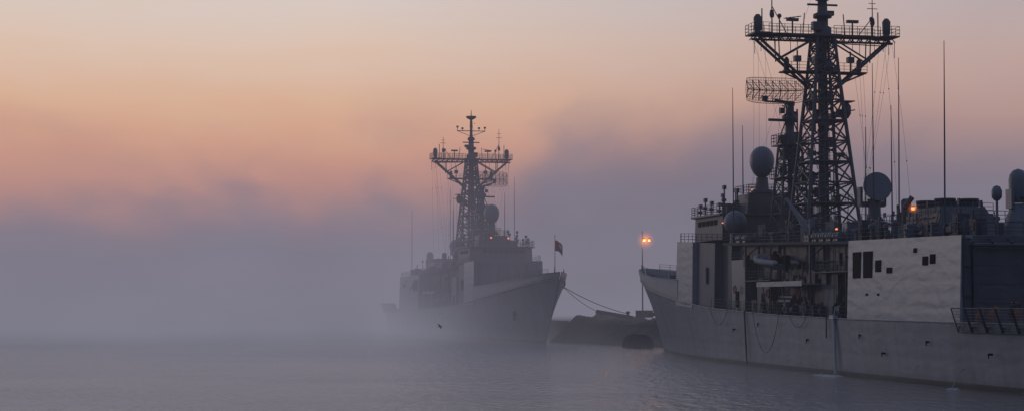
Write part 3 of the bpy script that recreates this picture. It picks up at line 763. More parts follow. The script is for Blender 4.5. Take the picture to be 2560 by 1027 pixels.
def glow(parent, loc, R, k, col=(1, .20, .025, 1)):
    """lamp halo put in as emission: a small volume whose glow falls off from the centre"""
    m = bpy.data.materials.new('emissive_halo'); m.use_nodes = True; nt = m.node_tree; N = nt.nodes; L = nt.links
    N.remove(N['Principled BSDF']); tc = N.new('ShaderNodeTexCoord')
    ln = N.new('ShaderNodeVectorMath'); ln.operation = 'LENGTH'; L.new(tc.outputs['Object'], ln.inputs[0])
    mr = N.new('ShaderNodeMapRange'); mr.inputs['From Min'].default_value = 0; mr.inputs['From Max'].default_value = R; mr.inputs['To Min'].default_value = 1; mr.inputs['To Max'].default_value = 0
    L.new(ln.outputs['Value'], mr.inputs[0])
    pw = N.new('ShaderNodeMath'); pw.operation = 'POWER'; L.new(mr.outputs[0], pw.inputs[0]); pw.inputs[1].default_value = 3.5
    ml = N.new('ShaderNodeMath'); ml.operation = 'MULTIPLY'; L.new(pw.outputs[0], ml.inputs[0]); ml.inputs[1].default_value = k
    em = N.new('ShaderNodeEmission'); em.inputs['Color'].default_value = col; L.new(ml.outputs[0], em.inputs['Strength']); L.new(em.outputs[0], N['Material Output'].inputs['Volume'])  # emission only, stands in for lamp light scattered in mist
    mb = MB(); mb.sph((0, 0, 0), R, 24, 16); o = mb.obj('emissive_halo', m, parent); o.location = loc
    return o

mb = MB(); mb.sph((0, 0, 0), .16, 14, 10); bl = mb.obj('lamp', M_LAMP, ship, 'bright amber deck lamp'); bl.location = C(98.2, 3.8, 15.2)
mb = MB(); mb.tube((0, 0, -.12), (0, 0, -2.9), .05, 5); mb.lathe((0, 0, .12), [(.18, 0), (.08, .1)], 10); mb.obj('lamp_bracket', M_MAST, bl)
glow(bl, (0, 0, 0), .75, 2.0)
pl = bpy.data.lights.new('lamp_light', 'POINT'); pl.energy = 12; pl.color = (1, .42, .13); pl.shadow_soft_size = .16
po = bpy.data.objects.new('lamp_light', pl); COL.objects.link(po); po.parent = bl; po.location = (0, .4, .3)

mb = MB(); mb.tube(C(3, 0, 10.4), C(3, 0, 17.6), .07, 6, .04); mb.sph(C(3, 0, 17.65), .1, 8, 6); mb.tube(C(3.9, 0, 10.4), C(3, 0, 13), .05, 5)
js = mb.obj('jackstaff', M_MAST, far)
mb = MB(); vs = []; n = 10
for i in range(n + 1):
    for j in range(5):
        t = i / n
        vs.append(C(3 + .12 * math.sin(t * 7) * t, .06 + 1.25 * t, 16.9 - j * .42 - .9 * t * t + .05 * math.sin(t * 9 + j)))
mb.add(vs, [(i * 5 + j, i * 5 + j + 1, i * 5 + j + 6, i * 5 + j + 5) for i in range(n) for j in range(4)], True)
mb.obj('flag', M_RED, js, 'red flag hanging in folds')
mb = MB(); vs = []
for i in range(5):
    for j in range(3):
        t = .5 + .35 * i / 4
        vs.append(C(3 + .12 * math.sin(t * 7) * t - .03, .06 + 1.25 * t, 16.6 - j * .3 - .9 * t * t))
mb.add(vs, [(i * 3 + j, i * 3 + j + 1, i * 3 + j + 4, i * 3 + j + 3) for i in range(4) for j in range(2)], True)
mb.obj('flag_emblem', M_WHITE, js)

mb = MB()
mb.tube(C(87.4, 6.98, 5.6), C(87.4, 6.85, .2), .15, 8); mb.box(C(87.4, 7.0, 5.5), (1.0, .5, .35)); mb.tube(C(87.4, 7.0, 5.2), C(88.3, 7.2, 6.4), .08, 5)
mb.obj('discharge_pipe', M_WHITE, ship)
mb = MB(); mb.path([C(62.2, 7.0, 6.0), C(62.2, 6.9, 4), C(62, 6.75, 2), C(61.8, 6.6, .1)], .09, 6)
mb.obj('hull_side_pipe', M_MAST, ship)
mb = MB(); mb.path([C(85.6, 7.0, 5.5), C(85.4, 6.95, 3.5)], .07, 5); mb.obj('hull_side_pipe', M_MAST, ship)
def hang(u0, u1, z0, zl, v=7.05, n=16):
    return [C(u0 + (u1 - u0) * i / n, v, z0 - (z0 - zl) * (1 - (2 * i / n - 1) ** 2) ** .9) for i in range(n + 1)]
for a in ((65, 73, 5.9, 1.6), (50.5, 57, 6.4, 4.3), (76, 80.5, 5.5, 4.4)):
    mb = MB(); mb.path(hang(*a), .03, 5); mb.obj('hanging_hawser', M_ROPE, ship)
for u, z, w, h in ((119.2, 6.1, 1.4, 1.0), (116.9, 5.9, 1.0, 1.1), (122.8, 6.0, 1.2, .9)):
    m2 = MB()
    vs = []
    for i in range(9):
        for j in range(6):
            vs.append(C(u + (i / 8 - .5) * w, 7.0 + .12 * math.sin(i * 1.9 + j) - (.15 if j > 3 else 0), z + (j / 5 - .5) * h * (1 - .25 * math.sin(i * 1.3)) - .1 * math.sin(i * .9)))
    m2.add(vs, [(i * 6 + j, i * 6 + j + 1, i * 6 + j + 7, i * 6 + j + 6) for i in range(8) for j in range(5)], True)
    m2.obj('orange_canvas', M_ORANGE, ship)
def shipw(root, u, v, z):
    a = root.rotation_euler[2]; x, y, _ = C(u, v, z)
    return (root.location[0] + x * math.cos(a) - y * math.sin(a), root.location[1] + x * math.sin(a) + y * math.cos(a), z)
for u, z in ((76.5, 7.8), (67.6, 7.8), (57, 8.3)):
    m2 = MB(); pts = [C(u + .4 * math.cos(a * .5236), 6.25, z + .4 * math.sin(a * .5236)) for a in range(13)]; m2.path(pts, .09, 6)
    m2.obj('lifebuoy', M_ORANGE, ship)

def foam(name, c, rx, ry, label):
    mb = MB(); random.seed(int(c[0] * 10)); n = 26; vs = [(0, 0, .07)]
    for ring, k in ((1, .45), (2, 1.0)):
        for i in range(n):
            a = 2 * math.pi * i / n; r = k * random.uniform(.45, 1.25)
            vs.append((rx * r * math.cos(a), ry * r * math.sin(a), random.uniform(.03, .14) if ring == 1 else -.02))
    fs = [(0, 1 + i, 1 + (i + 1) % n) for i in range(n)] + [(1 + i, 1 + n + i, 1 + n + (i + 1) % n, 1 + (i + 1) % n) for i in range(n)]
    mb.add(vs, fs, True); o = mb.obj(name, M_FOAM, None, label, 'foam'); o.location = c; o.rotation_euler[2] = angN
    o['kind'] = 'stuff'
x, y, _ = shipw(ship, 87.6, 7.7, 0)
foam('foam_patch', (x, y, .02), 2.8, 1.2, 'white foam where water pours beside grey hull')
x, y, _ = shipw(ship, 113.2, 7.4, 0)
foam('foam_patch', (x, y, .02), .9, .5, 'small white splash beside the grey hull')
mb = MB(); pts = []
for i in range(9):
    t = i / 8; pts.append(C(113.2 - .3 * t, 6.5 + .9 * t, 1.6 - 1.6 * t * t))
mb.path(pts, .045, 5); mb.obj('discharge_water', M_FOAM, ship)

# rigid inflatable boat on the near ship
def rib():
    r = bpy.data.objects.new('inflatable_boat', None); COL.objects.link(r)
    mb = MB()
    pts = [(-3.2, 1.05, .55), (0, 1.1, .55), (2, 1.0, .65), (3.1, .6, .85), (3.6, 0, .98), (3.1, -.6, .85), (2, -1.0, .65), (0, -1.1, .55), (-3.2, -1.05, .55)]
    for a, b in zip(pts, pts[1:]): mb.tube(a, b, .27, 12)
    for p in pts[1:-1]: mb.sph(p, .27, 12, 8)
    mb.tube(pts[0], (-3.7, 1.05, .55), .27, 12, .08); mb.tube(pts[-1], (-3.7, -1.05, .55), .27, 12, .08)
    mb.obj('inflatable_tube', M_RUBBER, r)
    mb = MB(); sec = [(-3.2, .95, 0), (0, .95, -.05), (2, .8, .1), (3.3, .15, .6)]
    vs = []
    for x, w, z in sec: vs += [(x, w, z + .5), (x, 0, z - .1), (x, -w, z + .5)]
    fs = []
    for i in range(3): fs += [(3 * i, 3 * i + 3, 3 * i + 4, 3 * i + 1), (3 * i + 1, 3 * i + 4, 3 * i + 5, 3 * i + 2), (3 * i, 3 * i + 2, 3 * i + 5, 3 * i + 3)]
    fs += [(0, 1, 2)]
    mb.add(vs, fs); mb.obj('boat_hull', M_RADOME, r)
    mb = MB(); mb.box((-.4, 0, .9), (.9, .7, .9), taper=.8); mb.box((-1.3, 0, .8), (.7, .6, .6)); mb.tube((-.1, 0, 1.3), (-.3, 0, 1.5), .2, 10)
    mb.obj('steering_console', M_DARK, r)
    mb = MB(); mb.box((-3.3, 0, .9), (.5, .55, .8), taper=.8); mb.box((-3.4, 0, .2), (.2, .2, .9)); mb.obj('outboard_motor', M_DARK, r)
    return r
b = rib(); b['label'] = 'grey rigid inflatable boat hanging from the ship crane'; b['category'] = 'boat'
b.location = shipw(ship, 71.2, 6.9, 10.4); b.rotation_euler = (0, math.radians(-3), angN)
mb = MB()
for dx in (-2, 2): mb.tube((dx, 0, .9), (0, 0, 2.0), .03, 4)
mb.tube((0, 0, 2.0), (-1.2, 0, 2.2), .03, 4)
mb.obj('lifting_sling', M_ROPE, b)
b.scale = (1.12, 1.12, 1.12)

# ------------------------------------------------------------ people
def person(name, pos, rz, label, armbend):
    me = bpy.data.meshes.new(name); v = []; e = []; r = []
    def a(p, rad, par=None):
        v.append(p); r.append(rad)
        if par is not None: e.append((par, len(v) - 1))
        return len(v) - 1
    pel = a((0, 0, .95), .15); wa = a((0, 0, 1.1), .135, pel); ch = a((0, 0, 1.32), .16, wa); sh = a((0, 0, 1.45), .12, ch); nk = a((0, .01, 1.54), .055, sh)
    h1 = a((0, .015, 1.62), .085, nk); h2 = a((0, .015, 1.72), .088, h1)
    for s in (1, -1):
        s1 = a((0.19 * s, 0, 1.43), .065, sh); el = a((.24 * s, -.04, 1.16), .045, s1); wr = a((.22 * s + armbend * -.1 * s, .12 + armbend * .12, .98 + armbend * .15), .033, el)
        hd = a((.21 * s + armbend * -.12 * s, .17 + armbend * .14, .92 + armbend * .16), .035, wr)
        for k, fl in enumerate((.07, .085, .08, .065)):
            f = a((v[hd][0] + (k - 1.5) * .018, v[hd][1] + .03, v[hd][2] - .03 - fl * .3), .009, hd); a((v[f][0], v[f][1] + .02, v[f][2] - fl * .6), .008, f)
        a((v[hd][0] - .035 * s, v[hd][1] + .035, v[hd][2] + .005), .01, wr)
        hp = a((.095 * s, 0, .88), .095, pel); kn = a((.11 * s, .02, .5), .062, hp); an = a((.12 * s, -.02, .1), .042, kn); a((.13 * s, .15, .04), .04, an)
    me.from_pydata(v, e, []); me.update()
    o = bpy.data.objects.new(name, me); COL.objects.link(o)
    sk = o.modifiers.new('Skin', 'SKIN'); sb = o.modifiers.new('Sub', 'SUBSURF'); sb.levels = 1; sb.render_levels = 1
    sv = me.skin_vertices[0].data if me.skin_vertices else None
    if sv:
        for i, x in enumerate(r): sv[i].radius = (x, x)
        sv[0].use_root = True
    me.materials.append(M_CLOTH)
    o.location = pos; o.rotation_euler[2] = rz; o['label'] = label; o['category'] = 'person'
    m = MB(); m.sph((0, .05, 1.68), (.07, .075, .1), 12, 8); m.sph((0, .13, 1.67), (.012, .02, .022), 6, 5)
    for s in (1, -1): m.sph((.085 * s, .01, 1.68), (.012, .02, .03), 6, 5)
    m.obj('face', M_SKIN, o)
    m = MB()
    for s in (1, -1): m.sph((.028 * s, .118, 1.70), (.012, .008, .008), 6, 5)
    m.sph((0, .118, 1.63), (.025, .008, .006), 6, 5); m.obj('facial_features', M_DARK, o)
    m = MB(); m.lathe((0, .01, 1.73), [(.1, 0), (.1, .04), (.085, .09), (.02, .1)], 12); m.box((0, .12, 1.74), (.13, .12, .015)); m.obj('cap', M_CLOTH, o)
    return o
person('person', shipw(ship, 119.3, 5.4, 5.26), 1.2, 'person in dark work clothes and cap on deck', .3)
person('person', shipw(ship, 117.6, 4.4, 5.26), -1.4, 'person in dark jacket standing near safety net', 1.0)
person('person', shipw(ship, 120.4, 5.6, 5.26), 2.4, 'person in dark work clothes talking on deck', .6)

# ------------------------------------------------------------ gull
def wing(mb, s):
    pts = [((0.10, 0, .03), (-.12, 0, .03)), ((.16, .28 * s, .14), (-.08, .28 * s, .12)), ((.06, .55 * s, .12), (-.12, .5 * s, .1)), ((-.16, .82 * s, .02), (-.2, .8 * s, .01))]
    vs = [p for pr in pts for p in pr]
    vs += [(x, y, z - .02) for x, y, z in vs]
    fs = []
    for i in range(3):
        a = 2 * i; fs += [(a, a + 1, a + 3, a + 2), (8 + a, 8 + a + 2, 8 + a + 3, 8 + a + 1), (a, a + 2, 8 + a + 2, 8 + a), (a + 1, 8 + a + 1, 8 + a + 3, a + 3)]
    fs.append((6, 7, 15, 14)); mb.add(vs, fs, False)
mb = MB(); mb.sph((0, 0, 0), (.3, .085, .08), 14, 10); mb.sph((.3, 0, .03), (.08, .06, .06), 10, 8); mb.tube((.36, 0, .02), (.45, 0, .0), .02, 6, .004)
mb.add([(-.25, .05, .01), (-.25, -.05, .01), (-.47, -.09, .01), (-.47, .09, .01), (-.25, 0, -.03)], [(0, 3, 2, 1), (0, 1, 4), (1, 2, 4), (2, 3, 4), (3, 0, 4)])
wing(mb, 1); wing(mb, -1)
g = mb.obj('gull', M_BIRD, None, 'dark gull gliding low over calm water', 'bird'); g.location = (-9.3, 225, 3.75); g.rotation_euler = (math.radians(30), math.radians(-8), math.radians(25)); g.scale = (.8, .8, .8)

# ------------------------------------------------------------ quay and things on it
mb = MB()
poly = [(9.5, 297), (27.5, 262), (36, 255), (150, 262), (150, 620), (-52, 620)]
def prism(mb, poly, z0, z1):
    n = len(poly); vs = [(x, y, z0) for x, y in poly] + [(x, y, z1) for x, y in poly]
    mb.add(vs, [tuple(range(n))[::-1], tuple(range(n, 2 * n))] + [(i, (i + 1) % n, n + (i + 1) % n, n + i) for i in range(n)])
prism(mb, poly, -3, 3.3)
q = mb.obj('quay', M_CONC, None, 'dark concrete quay wall between moored warships', 'quay')
def bank(p0, p1, w, h, name, label, seed=9, ends=8):
    mb = MB(); random.seed(seed); n = 110; m = 16; vs = []
    p0 = Vector(p0); p1 = Vector(p1); d = (p1 - p0); L = d.length; d.normalize(); nrm = Vector((d.y, -d.x)); 
    if nrm.y > 0: nrm = -nrm
    for i in range(n + 1):
        t = i / n; hh = h * (.86 + .08 * math.sin(t * 9 + 1) + .05 * math.sin(t * 23) + .03 * math.sin(t * 51)) * min(1, t * ends + .5) * min(1, (1 - t) * ends + .5)
        for j in range(m + 1):
            s = j / m; p = p0 + d * L * t + nrm * w * (s * (1 + .15 * math.sin(t * 17)) - .5)
            z = hh * min(1, s / .2 + .55) * (1 - max(0, s - .35) / .65) + random.uniform(-.08, .12)
            vs.append((p.x + random.uniform(-.06, .06), p.y + random.uniform(-.06, .06), z - (1.0 if j == m else 0)))
    mb.add(vs, [(i * (m + 1) + j, (i + 1) * (m + 1) + j, (i + 1) * (m + 1) + j + 1, i * (m + 1) + j + 1) for i in range(n) for j in range(m)])
    mb.obj(name, M_CONC, None, label, 'rubble')['kind'] = 'stuff'
bank((8.8, 298.5), (30, 257), 6.0, 4.6, 'rubble_bank', 'dark wet rubble bank below the concrete quay')
bank((11.5, 306), (33, 268), 5.5, 5.3, 'rubble_heap', 'dark heap of debris on the quay', 4, 4)
mb = MB()
mb.tube((9.5, 297, 3.45), (-52, 620, 3.45), .22, 6)
mb.obj('quay_edge_beam', M_RUST, q)
for i in range(14):
    X = 9.4 - 61.5 * i / 110; Y = 297.5 + 323 * i / 110
    mb = MB(); mb.tube((X - .3, Y, -2), (X - .3, Y, 3.3), .26, 8); mb.obj('fender_pile', M_RUST, q)
mb = MB(); mb.lathe((0, 0, 0), [(.35, 0), (.25, .15), (.22, .6), (.38, .7), (.36, .85), (.1, .95)], 14)
bol = mb.obj('bollard', M_RUST, None, 'rusty iron bollard on concrete quay', 'bollard'); bol['group'] = 'quay bollards'
for i, t in enumerate((.12, .35, .6, .85)):
    o = bol if i == 0 else bol.copy()
    if i: COL.objects.link(o)
    o.location = (13.2 + 17 * t, 299.5 - 33 * t, 4.4)
def pipe_pile(pos, rz, n, L, r, ry=0):
    mb = MB()
    for row in range(2):
        for i in range(n - row):
            x = (i - (n - row - 1) / 2) * 2 * r
            mb.tube((x, -L / 2 + random.uniform(-.6, .6), r + row * r * 1.75), (x, L / 2, r + row * r * 1.75), r * .97, 10)
    o = mb.obj('pipe_stack', M_RUST, None, 'stack of rusty steel pipes on the quay', 'pipes'); o.location = pos; o.rotation_euler = (ry, 0, rz); o['group'] = 'pipe stacks'
pipe_pile((17.0, 293, 4.5), 1.2, 4, 6, .16, .16); pipe_pile((24, 283, 4.7), .6, 4, 5, .16, -.08)
mb = MB(); mb.box((0, 0, .55), (2.4, 1.6, 1.1)); mb.box((0, 0, 1.13), (2.5, 1.7, .08)); 
for k in range(-3, 4): mb.box((k * .35, -.82, .55), (.06, .06, 1.0))
c0 = mb.obj('storage_crate', M_RUST, None, 'dark storage crate on the quay', 'crate'); c0.location = (22.0, 290, 4.3); c0.rotation_euler[2] = .5
mb = MB()
mb.tube((-2.6, 0, 0), (2.6, 0, 0), 1.6, 24); mb.tube((-3.4, 0, 0), (-2.6, 0, 0), .7, 24, 1.6); mb.tube((2.6, 0, 0), (3.4, 0, 0), 1.6, 24, .7)
for k in range(-3, 4): mb.tube((k * .8 - .06, 0, 0), (k * .8 + .06, 0, 0), 1.66, 24)
f0 = mb.obj('floating_fender', M_CONC, None, 'large cylindrical rubber fender floating against quay', 'fender'); f0.location = (18.9, 262, .4); f0.rotation_euler[2] = math.radians(105)
def rope(p, q, sag, label, r=.06):
    p = Vector(p); q = Vector(q); mb = MB(); pts = []
    for i in range(21):
        t = i / 20; w = p.lerp(q, t); w.z -= sag * 4 * t * (1 - t); pts.append(w)
    mb.path(pts, r, 6); mb.obj('mooring_line', M_ROPE, None, label, 'rope')['group'] = 'mooring lines'
bf = shipw(far, 3, 1.3, 9.4)
rope(bf, (19.2, 288, 4.9), .5, 'thick mooring line from the hazy bow to quay', .06)
rope(bf, (15.3, 295.5, 4.9), .5, 'slack mooring line from hazy bow to bollard', .045)
rope(shipw(ship, 2.2, -.6, 10.2), (27.6, 271.5, 5.0), .8, 'mooring line from grey bow to quay', .05)
# lamp post
lp = bpy.data.objects.new('street_lamp', None); COL.objects.link(lp); lp.location = (22.4, 299, 3.3)
lp['label'] = 'tall steel quay lamp with lit amber heads'; lp['category'] = 'street lamp'
mb = MB(); mb.tube((0, 0, 0), (0, 0, 15.7), .14, 8, .07); mb.tube((0, 0, 14.1), (1.5, 0, 14.2), .06, 5); mb.box((0, 0, .2), (.5, .5, .4)); mb.tube((0, 0, 14.0), (0, -.5, 14.1), .05, 5)
mb.obj('pole', M_MAST, lp)
for dx in (.25, 1.15):
    mb = MB(); mb.box((dx, -.3, 14.4), (.5, .5, .16), taper=.6); hd = mb.obj('lamp_head', M_MAST, lp)
    mb = MB(); mb.sph((dx, -.35, 14.15), (.28 if dx < 1 else .2, .25, .2), 12, 8); mb.obj('lamp_glass', M_LAMP, hd)
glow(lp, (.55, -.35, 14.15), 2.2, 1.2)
pl = bpy.data.lights.new('lamp_light', 'POINT'); pl.energy = 900; pl.color = (1, .38, .08); pl.shadow_soft_size = .4
po = bpy.data.objects.new('lamp_light', pl); COL.objects.link(po); po.parent = lp; po.location = (.6, -1.0, 13.7)

# ------------------------------------------------------------ water
mb = MB(); R = 9000
mb.add([(-R, -R, 0), (R, -R, 0), (R, R, 0), (-R, R, 0)], [(0, 1, 2, 3)])
wm = bpy.data.materials.new('harbour_water'); wm.use_nodes = True; nt = wm.node_tree; N = nt.nodes; L = nt.links
b = N['Principled BSDF']; b.inputs['Base Color'].default_value = (0.11, 0.115, 0.135, 1); b.inputs['Roughness'].default_value = 0.1; b.inputs['IOR'].default_value = 1.45
tc = N.new('ShaderNodeTexCoord')
def wnoise(sx, sy, sc_, det):
    mp = N.new('ShaderNodeMapping'); mp.inputs['Scale'].default_value = (sx, sy, 1); L.new(tc.outputs['Object'], mp.inputs[0])
    n = N.new('ShaderNodeTexNoise'); n.inputs['Scale'].default_value = sc_; n.inputs['Detail'].default_value = det; n.inputs['Roughness'].default_value = .62; L.new(mp.outputs[0], n.inputs['Vector']); return n.outputs['Fac']
n1 = wnoise(1.1, .8, 1.2, 4); n1b = wnoise(.8, .28, 1.0, 3); n2 = wnoise(.6, 1, .03, 3)
mr = N.new('ShaderNodeMapRange'); mr.inputs['From Min'].default_value = .35; mr.inputs['From Max'].default_value = .65; mr.inputs['To Min'].default_value = .6; mr.inputs['To Max'].default_value = 1.0
L.new(n2, mr.inputs[0])
ad = N.new('ShaderNodeMath'); ad.operation = 'MULTIPLY_ADD'; L.new(n1b, ad.inputs[0]); ad.inputs[1].default_value = 1.9; L.new(n1, ad.inputs[2])
bp = N.new('ShaderNodeBump'); bp.inputs['Distance'].default_value = .30; L.new(mr.outputs[0], bp.inputs['Strength']); L.new(ad.outputs[0], bp.inputs['Height'])
L.new(bp.outputs[0], b.inputs['Normal'])
mb.obj('water', wm, None, None, None, 'structure')

# ------------------------------------------------------------ fog bank
mb = MB(); x0, x1, y0, y1, z0, z1 = -480, 480, -60, 780, -.5, 105
mb.add([(x0, y0, z0), (x1, y0, z0), (x1, y1, z0), (x0, y1, z0), (x0, y0, z1), (x1, y0, z1), (x1, y1, z1), (x0, y1, z1)],
       [(3, 2, 1, 0), (4, 5, 6, 7), (0, 1, 5, 4), (1, 2, 6, 5), (2, 3, 7, 6), (3, 0, 4, 7)])
fm = bpy.data.materials.new('glowing_fog_volume'); fm.use_nodes = True; nt = fm.node_tree; N = nt.nodes; L = nt.links
N.remove(N['Principled BSDF']); out = N['Material Output']
tc = N.new('ShaderNodeTexCoord'); sp = N.new('ShaderNodeSeparateXYZ'); L.new(tc.outputs['Object'], sp.inputs[0])
def MR(src, a, b_, c, d, smooth=True):
    m = N.new('ShaderNodeMapRange'); m.interpolation_type = 'SMOOTHSTEP' if smooth else 'LINEAR'
    m.inputs['From Min'].default_value = a; m.inputs['From Max'].default_value = b_; m.inputs['To Min'].default_value = c; m.inputs['To Max'].default_value = d
    L.new(src, m.inputs[0]); return m.outputs[0]
def MA(op, a, b_):
    m = N.new('ShaderNodeMath'); m.operation = op
    for i, q in enumerate((a, b_)):
        if isinstance(q, (int, float)): m.inputs[i].default_value = q
        else: L.new(q, m.inputs[i])
    return m.outputs[0]
X, Y, Z = sp.outputs['X'], sp.outputs['Y'], sp.outputs['Z']
def fnoise(sx, sy, sz, det, off=0.0):
    mp = N.new('ShaderNodeMapping'); mp.inputs['Scale'].default_value = (sx, sy, sz); mp.inputs['Location'].default_value = (off, off * .7, 0); L.new(tc.outputs['Object'], mp.inputs[0])
    nz = N.new('ShaderNodeTexNoise'); nz.inputs['Scale'].default_value = 1; nz.inputs['Detail'].default_value = det; nz.inputs['Roughness'].default_value = .6; L.new(mp.outputs[0], nz.inputs['Vector'])
    return MA('SUBTRACT', nz.outputs['Fac'], .5)
nn = fnoise(.018, .018, .018, 1.5)
pf = fnoise(.030, .007, .046, 4.5, 4.3)      # billows
base = MA('ADD', MR(X, -60, 40, 20, 46), MR(X, 50, 120, 0, -8))
ztA = MA('ADD', base, MA('ADD', MA('MULTIPLY', nn, 16), MA('MULTIPLY', pf, 56)))
topA = MR(MA('SUBTRACT', Z, ztA), 17, -13, 0, 1)
yy = MA('ADD', MA('ADD', Y, MA('MULTIPLY', nn, 80)), MR(X, 0, -60, 0, 15))
frontA = MR(yy, 400, 480, 0, 1)
dA = MA('MULTIPLY', MA('MULTIPLY', topA, frontA), MR(Y, 560, 640, .022, .0))
veil = MA('MULTIPLY', MA('MULTIPLY', MR(MA('ADD', Z, MA('MULTIPLY', pf, -80)), 92, 30, 0, .0036), MR(X, 0, 100, .1, 1)), MR(Y, 400, 480, 0, 1))
wisp = MA('MULTIPLY', MA('MULTIPLY', MA('MAXIMUM', MA('SUBTRACT', pf, .02), 0.0), MR(Z, 70, 34, 0, .045)), MA('MULTIPLY', MR(Y, 420, 460, 0, 1), MR(Y, 520, 580, 1, 0)))
ztB = MA('ADD', 13.0, MA('MULTIPLY', nn, 30))
topB = MR(MA('SUBTRACT', Z, ztB), 9, -9, 0, 1)
dB = MA('MULTIPLY', MA('MULTIPLY', topB, MR(yy, 350, 460, 0, 1)), .026)
hz = MA('MULTIPLY', MR(Z, 0, 50, .0062, .0010), MA('MULTIPLY', MR(Y, 225, 305, 0, 1), MR(Y, 420, 470, 1, .25)))
air = MA('MULTIPLY', MR(Y, 60, 140, 0, .0006), MR(Y, 280, 330, 1, 0))
low = MA('MULTIPLY', MA('MULTIPLY', MR(Z, 0, 10, .012, 0), MR(yy, 250, 350, 0, 1)), MR(X, 30, -30, .7, 1.1))
low = MA('MULTIPLY', low, MA('ADD', 1.0, MA('MULTIPLY', pf, 2.4)))
added_haze = MA('MULTIPLY', MA('MULTIPLY', MR(Z, 0, 3.0, .0028, 0), MR(Y, 80, 180, 0, 1)), MA('ADD', 1.0, MA('MULTIPLY', pf, 3)))  # thin glowing haze added over the water to lighten it
dens = MA('ADD', MA('ADD', MA('ADD', dA, dB), MA('ADD', veil, wisp)), MA('ADD', MA('ADD', hz, air), MA('ADD', low, added_haze)))
dens = MA('MAXIMUM', dens, 0.0)
cr = N.new('ShaderNodeValToRGB'); e = cr.color_ramp.elements
e[0].position = 0; e[0].color = srgb(124, 123, 137); e[1].position = 1; e[1].color = srgb(184, 150, 145)
q = e.new(.12); q.color = srgb(127, 123, 138); q = e.new(.3); q.color = srgb(125, 119, 134); q = e.new(.5); q.color = srgb(140, 126, 137)
L.new(MR(Z, 0, 110, 0, 1, False), cr.inputs[0])  # tints by height imitate sky glow in the fog colour
cs = N.new('ShaderNodeVectorMath'); cs.operation = 'SCALE'; L.new(cr.outputs[0], cs.inputs[0]); L.new(MA('MULTIPLY', MA('ADD', 1.0, MA('MULTIPLY', pf, .6)), MR(X, -20, 40, 1.0, .96)), cs.inputs['Scale'])
ab = N.new('ShaderNodeVolumeAbsorption'); ab.inputs['Color'].default_value = (0, 0, 0, 1); L.new(dens, ab.inputs['Density'])
em = N.new('ShaderNodeEmission'); L.new(cs.outputs[0], em.inputs['Color']); L.new(dens, em.inputs['Strength'])  # fog glows by itself; emission stands in for scattered skylight
ads = N.new('ShaderNodeAddShader'); L.new(ab.outputs[0], ads.inputs[0]); L.new(em.outputs[0], ads.inputs[1]); L.new(ads.outputs[0], out.inputs['Volume'])
mb.obj('fog', fm, None, None, None, 'structure')

# ------------------------------------------------------------ world
w = bpy.data.worlds.new('World'); scene.world = w; w.use_nodes = True; nt = w.node_tree; N = nt.nodes; L = nt.links
bg = N['Background']; tc = N.new('ShaderNodeTexCoord'); sp = N.new('ShaderNodeSeparateXYZ'); L.new(tc.outputs['Generated'], sp.inputs[0])
def ramp(cols):
    c = N.new('ShaderNodeValToRGB'); e = c.color_ramp.elements
    while len(e) > 2: e.remove(e[0])
    e[0].position = cols[0][0]; e[0].color = srgb(*cols[0][1]); e[1].position = cols[-1][0]; e[1].color = srgb(*cols[-1][1])
    for p, cc in cols[1:-1]: x = e.new(p); x.color = srgb(*cc)
    return c
mpn = N.new('ShaderNodeMapping'); mpn.inputs['Scale'].default_value = (7, 7, 24); L.new(tc.outputs['Generated'], mpn.inputs[0])
wn = N.new('ShaderNodeTexNoise'); wn.inputs['Scale'].default_value = 1.4; wn.inputs['Detail'].default_value = 5; L.new(mpn.outputs[0], wn.inputs['Vector'])
zj = MA('ADD', sp.outputs['Z'], MA('MULTIPLY', MA('SUBTRACT', wn.outputs['Fac'], .5), .034))
zz = MR(zj, 0, .25, 0, 1, False)
rl = ramp([(0, (132, 121, 136)), (.11, (166, 130, 136)), (.17, (204, 144, 134)), (.25, (228, 155, 130)), (.35, (240, 172, 135)), (.45, (244, 193, 154)), (.57, (241, 212, 190)), (.7, (233, 219, 210)), (1, (205, 205, 215))])
rr = ramp([(0, (124, 118, 132)), (.18, (162, 135, 140)), (.3, (194, 151, 143)), (.43, (212, 167, 150)), (.56, (206, 177, 167)), (.7, (193, 181, 184)), (1, (165, 168, 182))])
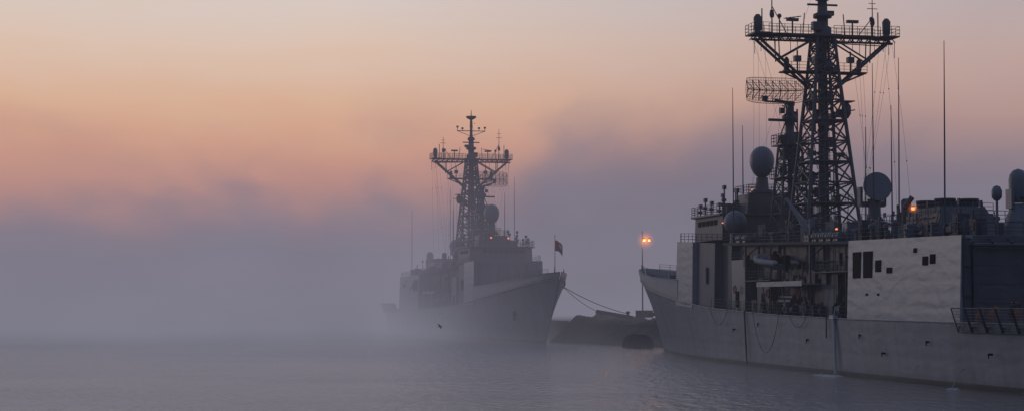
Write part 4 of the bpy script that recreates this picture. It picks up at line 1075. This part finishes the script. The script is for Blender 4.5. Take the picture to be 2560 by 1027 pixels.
for r_ in (rl, rr): L.new(zz, r_.inputs[0])
mx = N.new('ShaderNodeMixRGB'); L.new(MR(sp.outputs['X'], -.10, .26, 0, 1, False), mx.inputs[0]); L.new(rl.outputs[0], mx.inputs[1]); L.new(rr.outputs[0], mx.inputs[2])
bk = N.new('ShaderNodeMixRGB'); L.new(MR(sp.outputs['Y'], .75, -.3, 0, 1), bk.inputs[0]); L.new(mx.outputs[0], bk.inputs[1]); bk.inputs[2].default_value = srgb(118, 130, 156)
up = N.new('ShaderNodeMixRGB'); L.new(MR(sp.outputs['Z'], .2, .8, 0, 1), up.inputs[0]); L.new(bk.outputs[0], up.inputs[1]); up.inputs[2].default_value = srgb(120, 138, 168)
sky = N.new('ShaderNodeTexSky'); sky.sky_type = 'NISHITA'; sky.sun_disc = False; sky.sun_elevation = math.radians(2); sky.sun_rotation = math.radians(-55)
sc = N.new('ShaderNodeVectorMath'); sc.operation = 'SCALE'; L.new(sky.outputs[0], sc.inputs[0]); sc.inputs['Scale'].default_value = .01
ad = N.new('ShaderNodeVectorMath'); ad.operation = 'ADD'; L.new(up.outputs[0], ad.inputs[0]); L.new(sc.outputs[0], ad.inputs[1])
L.new(ad.outputs[0], bg.inputs['Color']); bg.inputs['Strength'].default_value = 1.0

sd = bpy.data.lights.new('sun', 'SUN'); sd.energy = .38; sd.angle = math.radians(5); sd.color = (1, .88, .84)
so = bpy.data.objects.new('sun', sd); COL.objects.link(so)
dirv = Vector((.66, -.74, -.08))
so.rotation_euler = dirv.to_track_quat('-Z', 'Y').to_euler()

# ------------------------------------------------------------ camera
cam = bpy.data.cameras.new('camera'); co = bpy.data.objects.new('camera', cam); COL.objects.link(co)
cam.sensor_width = 36; cam.lens = 36 * 4352 / 2560; cam.clip_end = 20000; cam.clip_start = 1
co.location = (0, 0, 7); co.rotation_euler = (math.radians(90) + math.atan((752 - 513.5) / 4352), 0, 0)
scene.camera = co
scene.view_settings.view_transform = 'Standard'
scene.view_settings.look = 'None'
scene.view_settings.exposure = 0
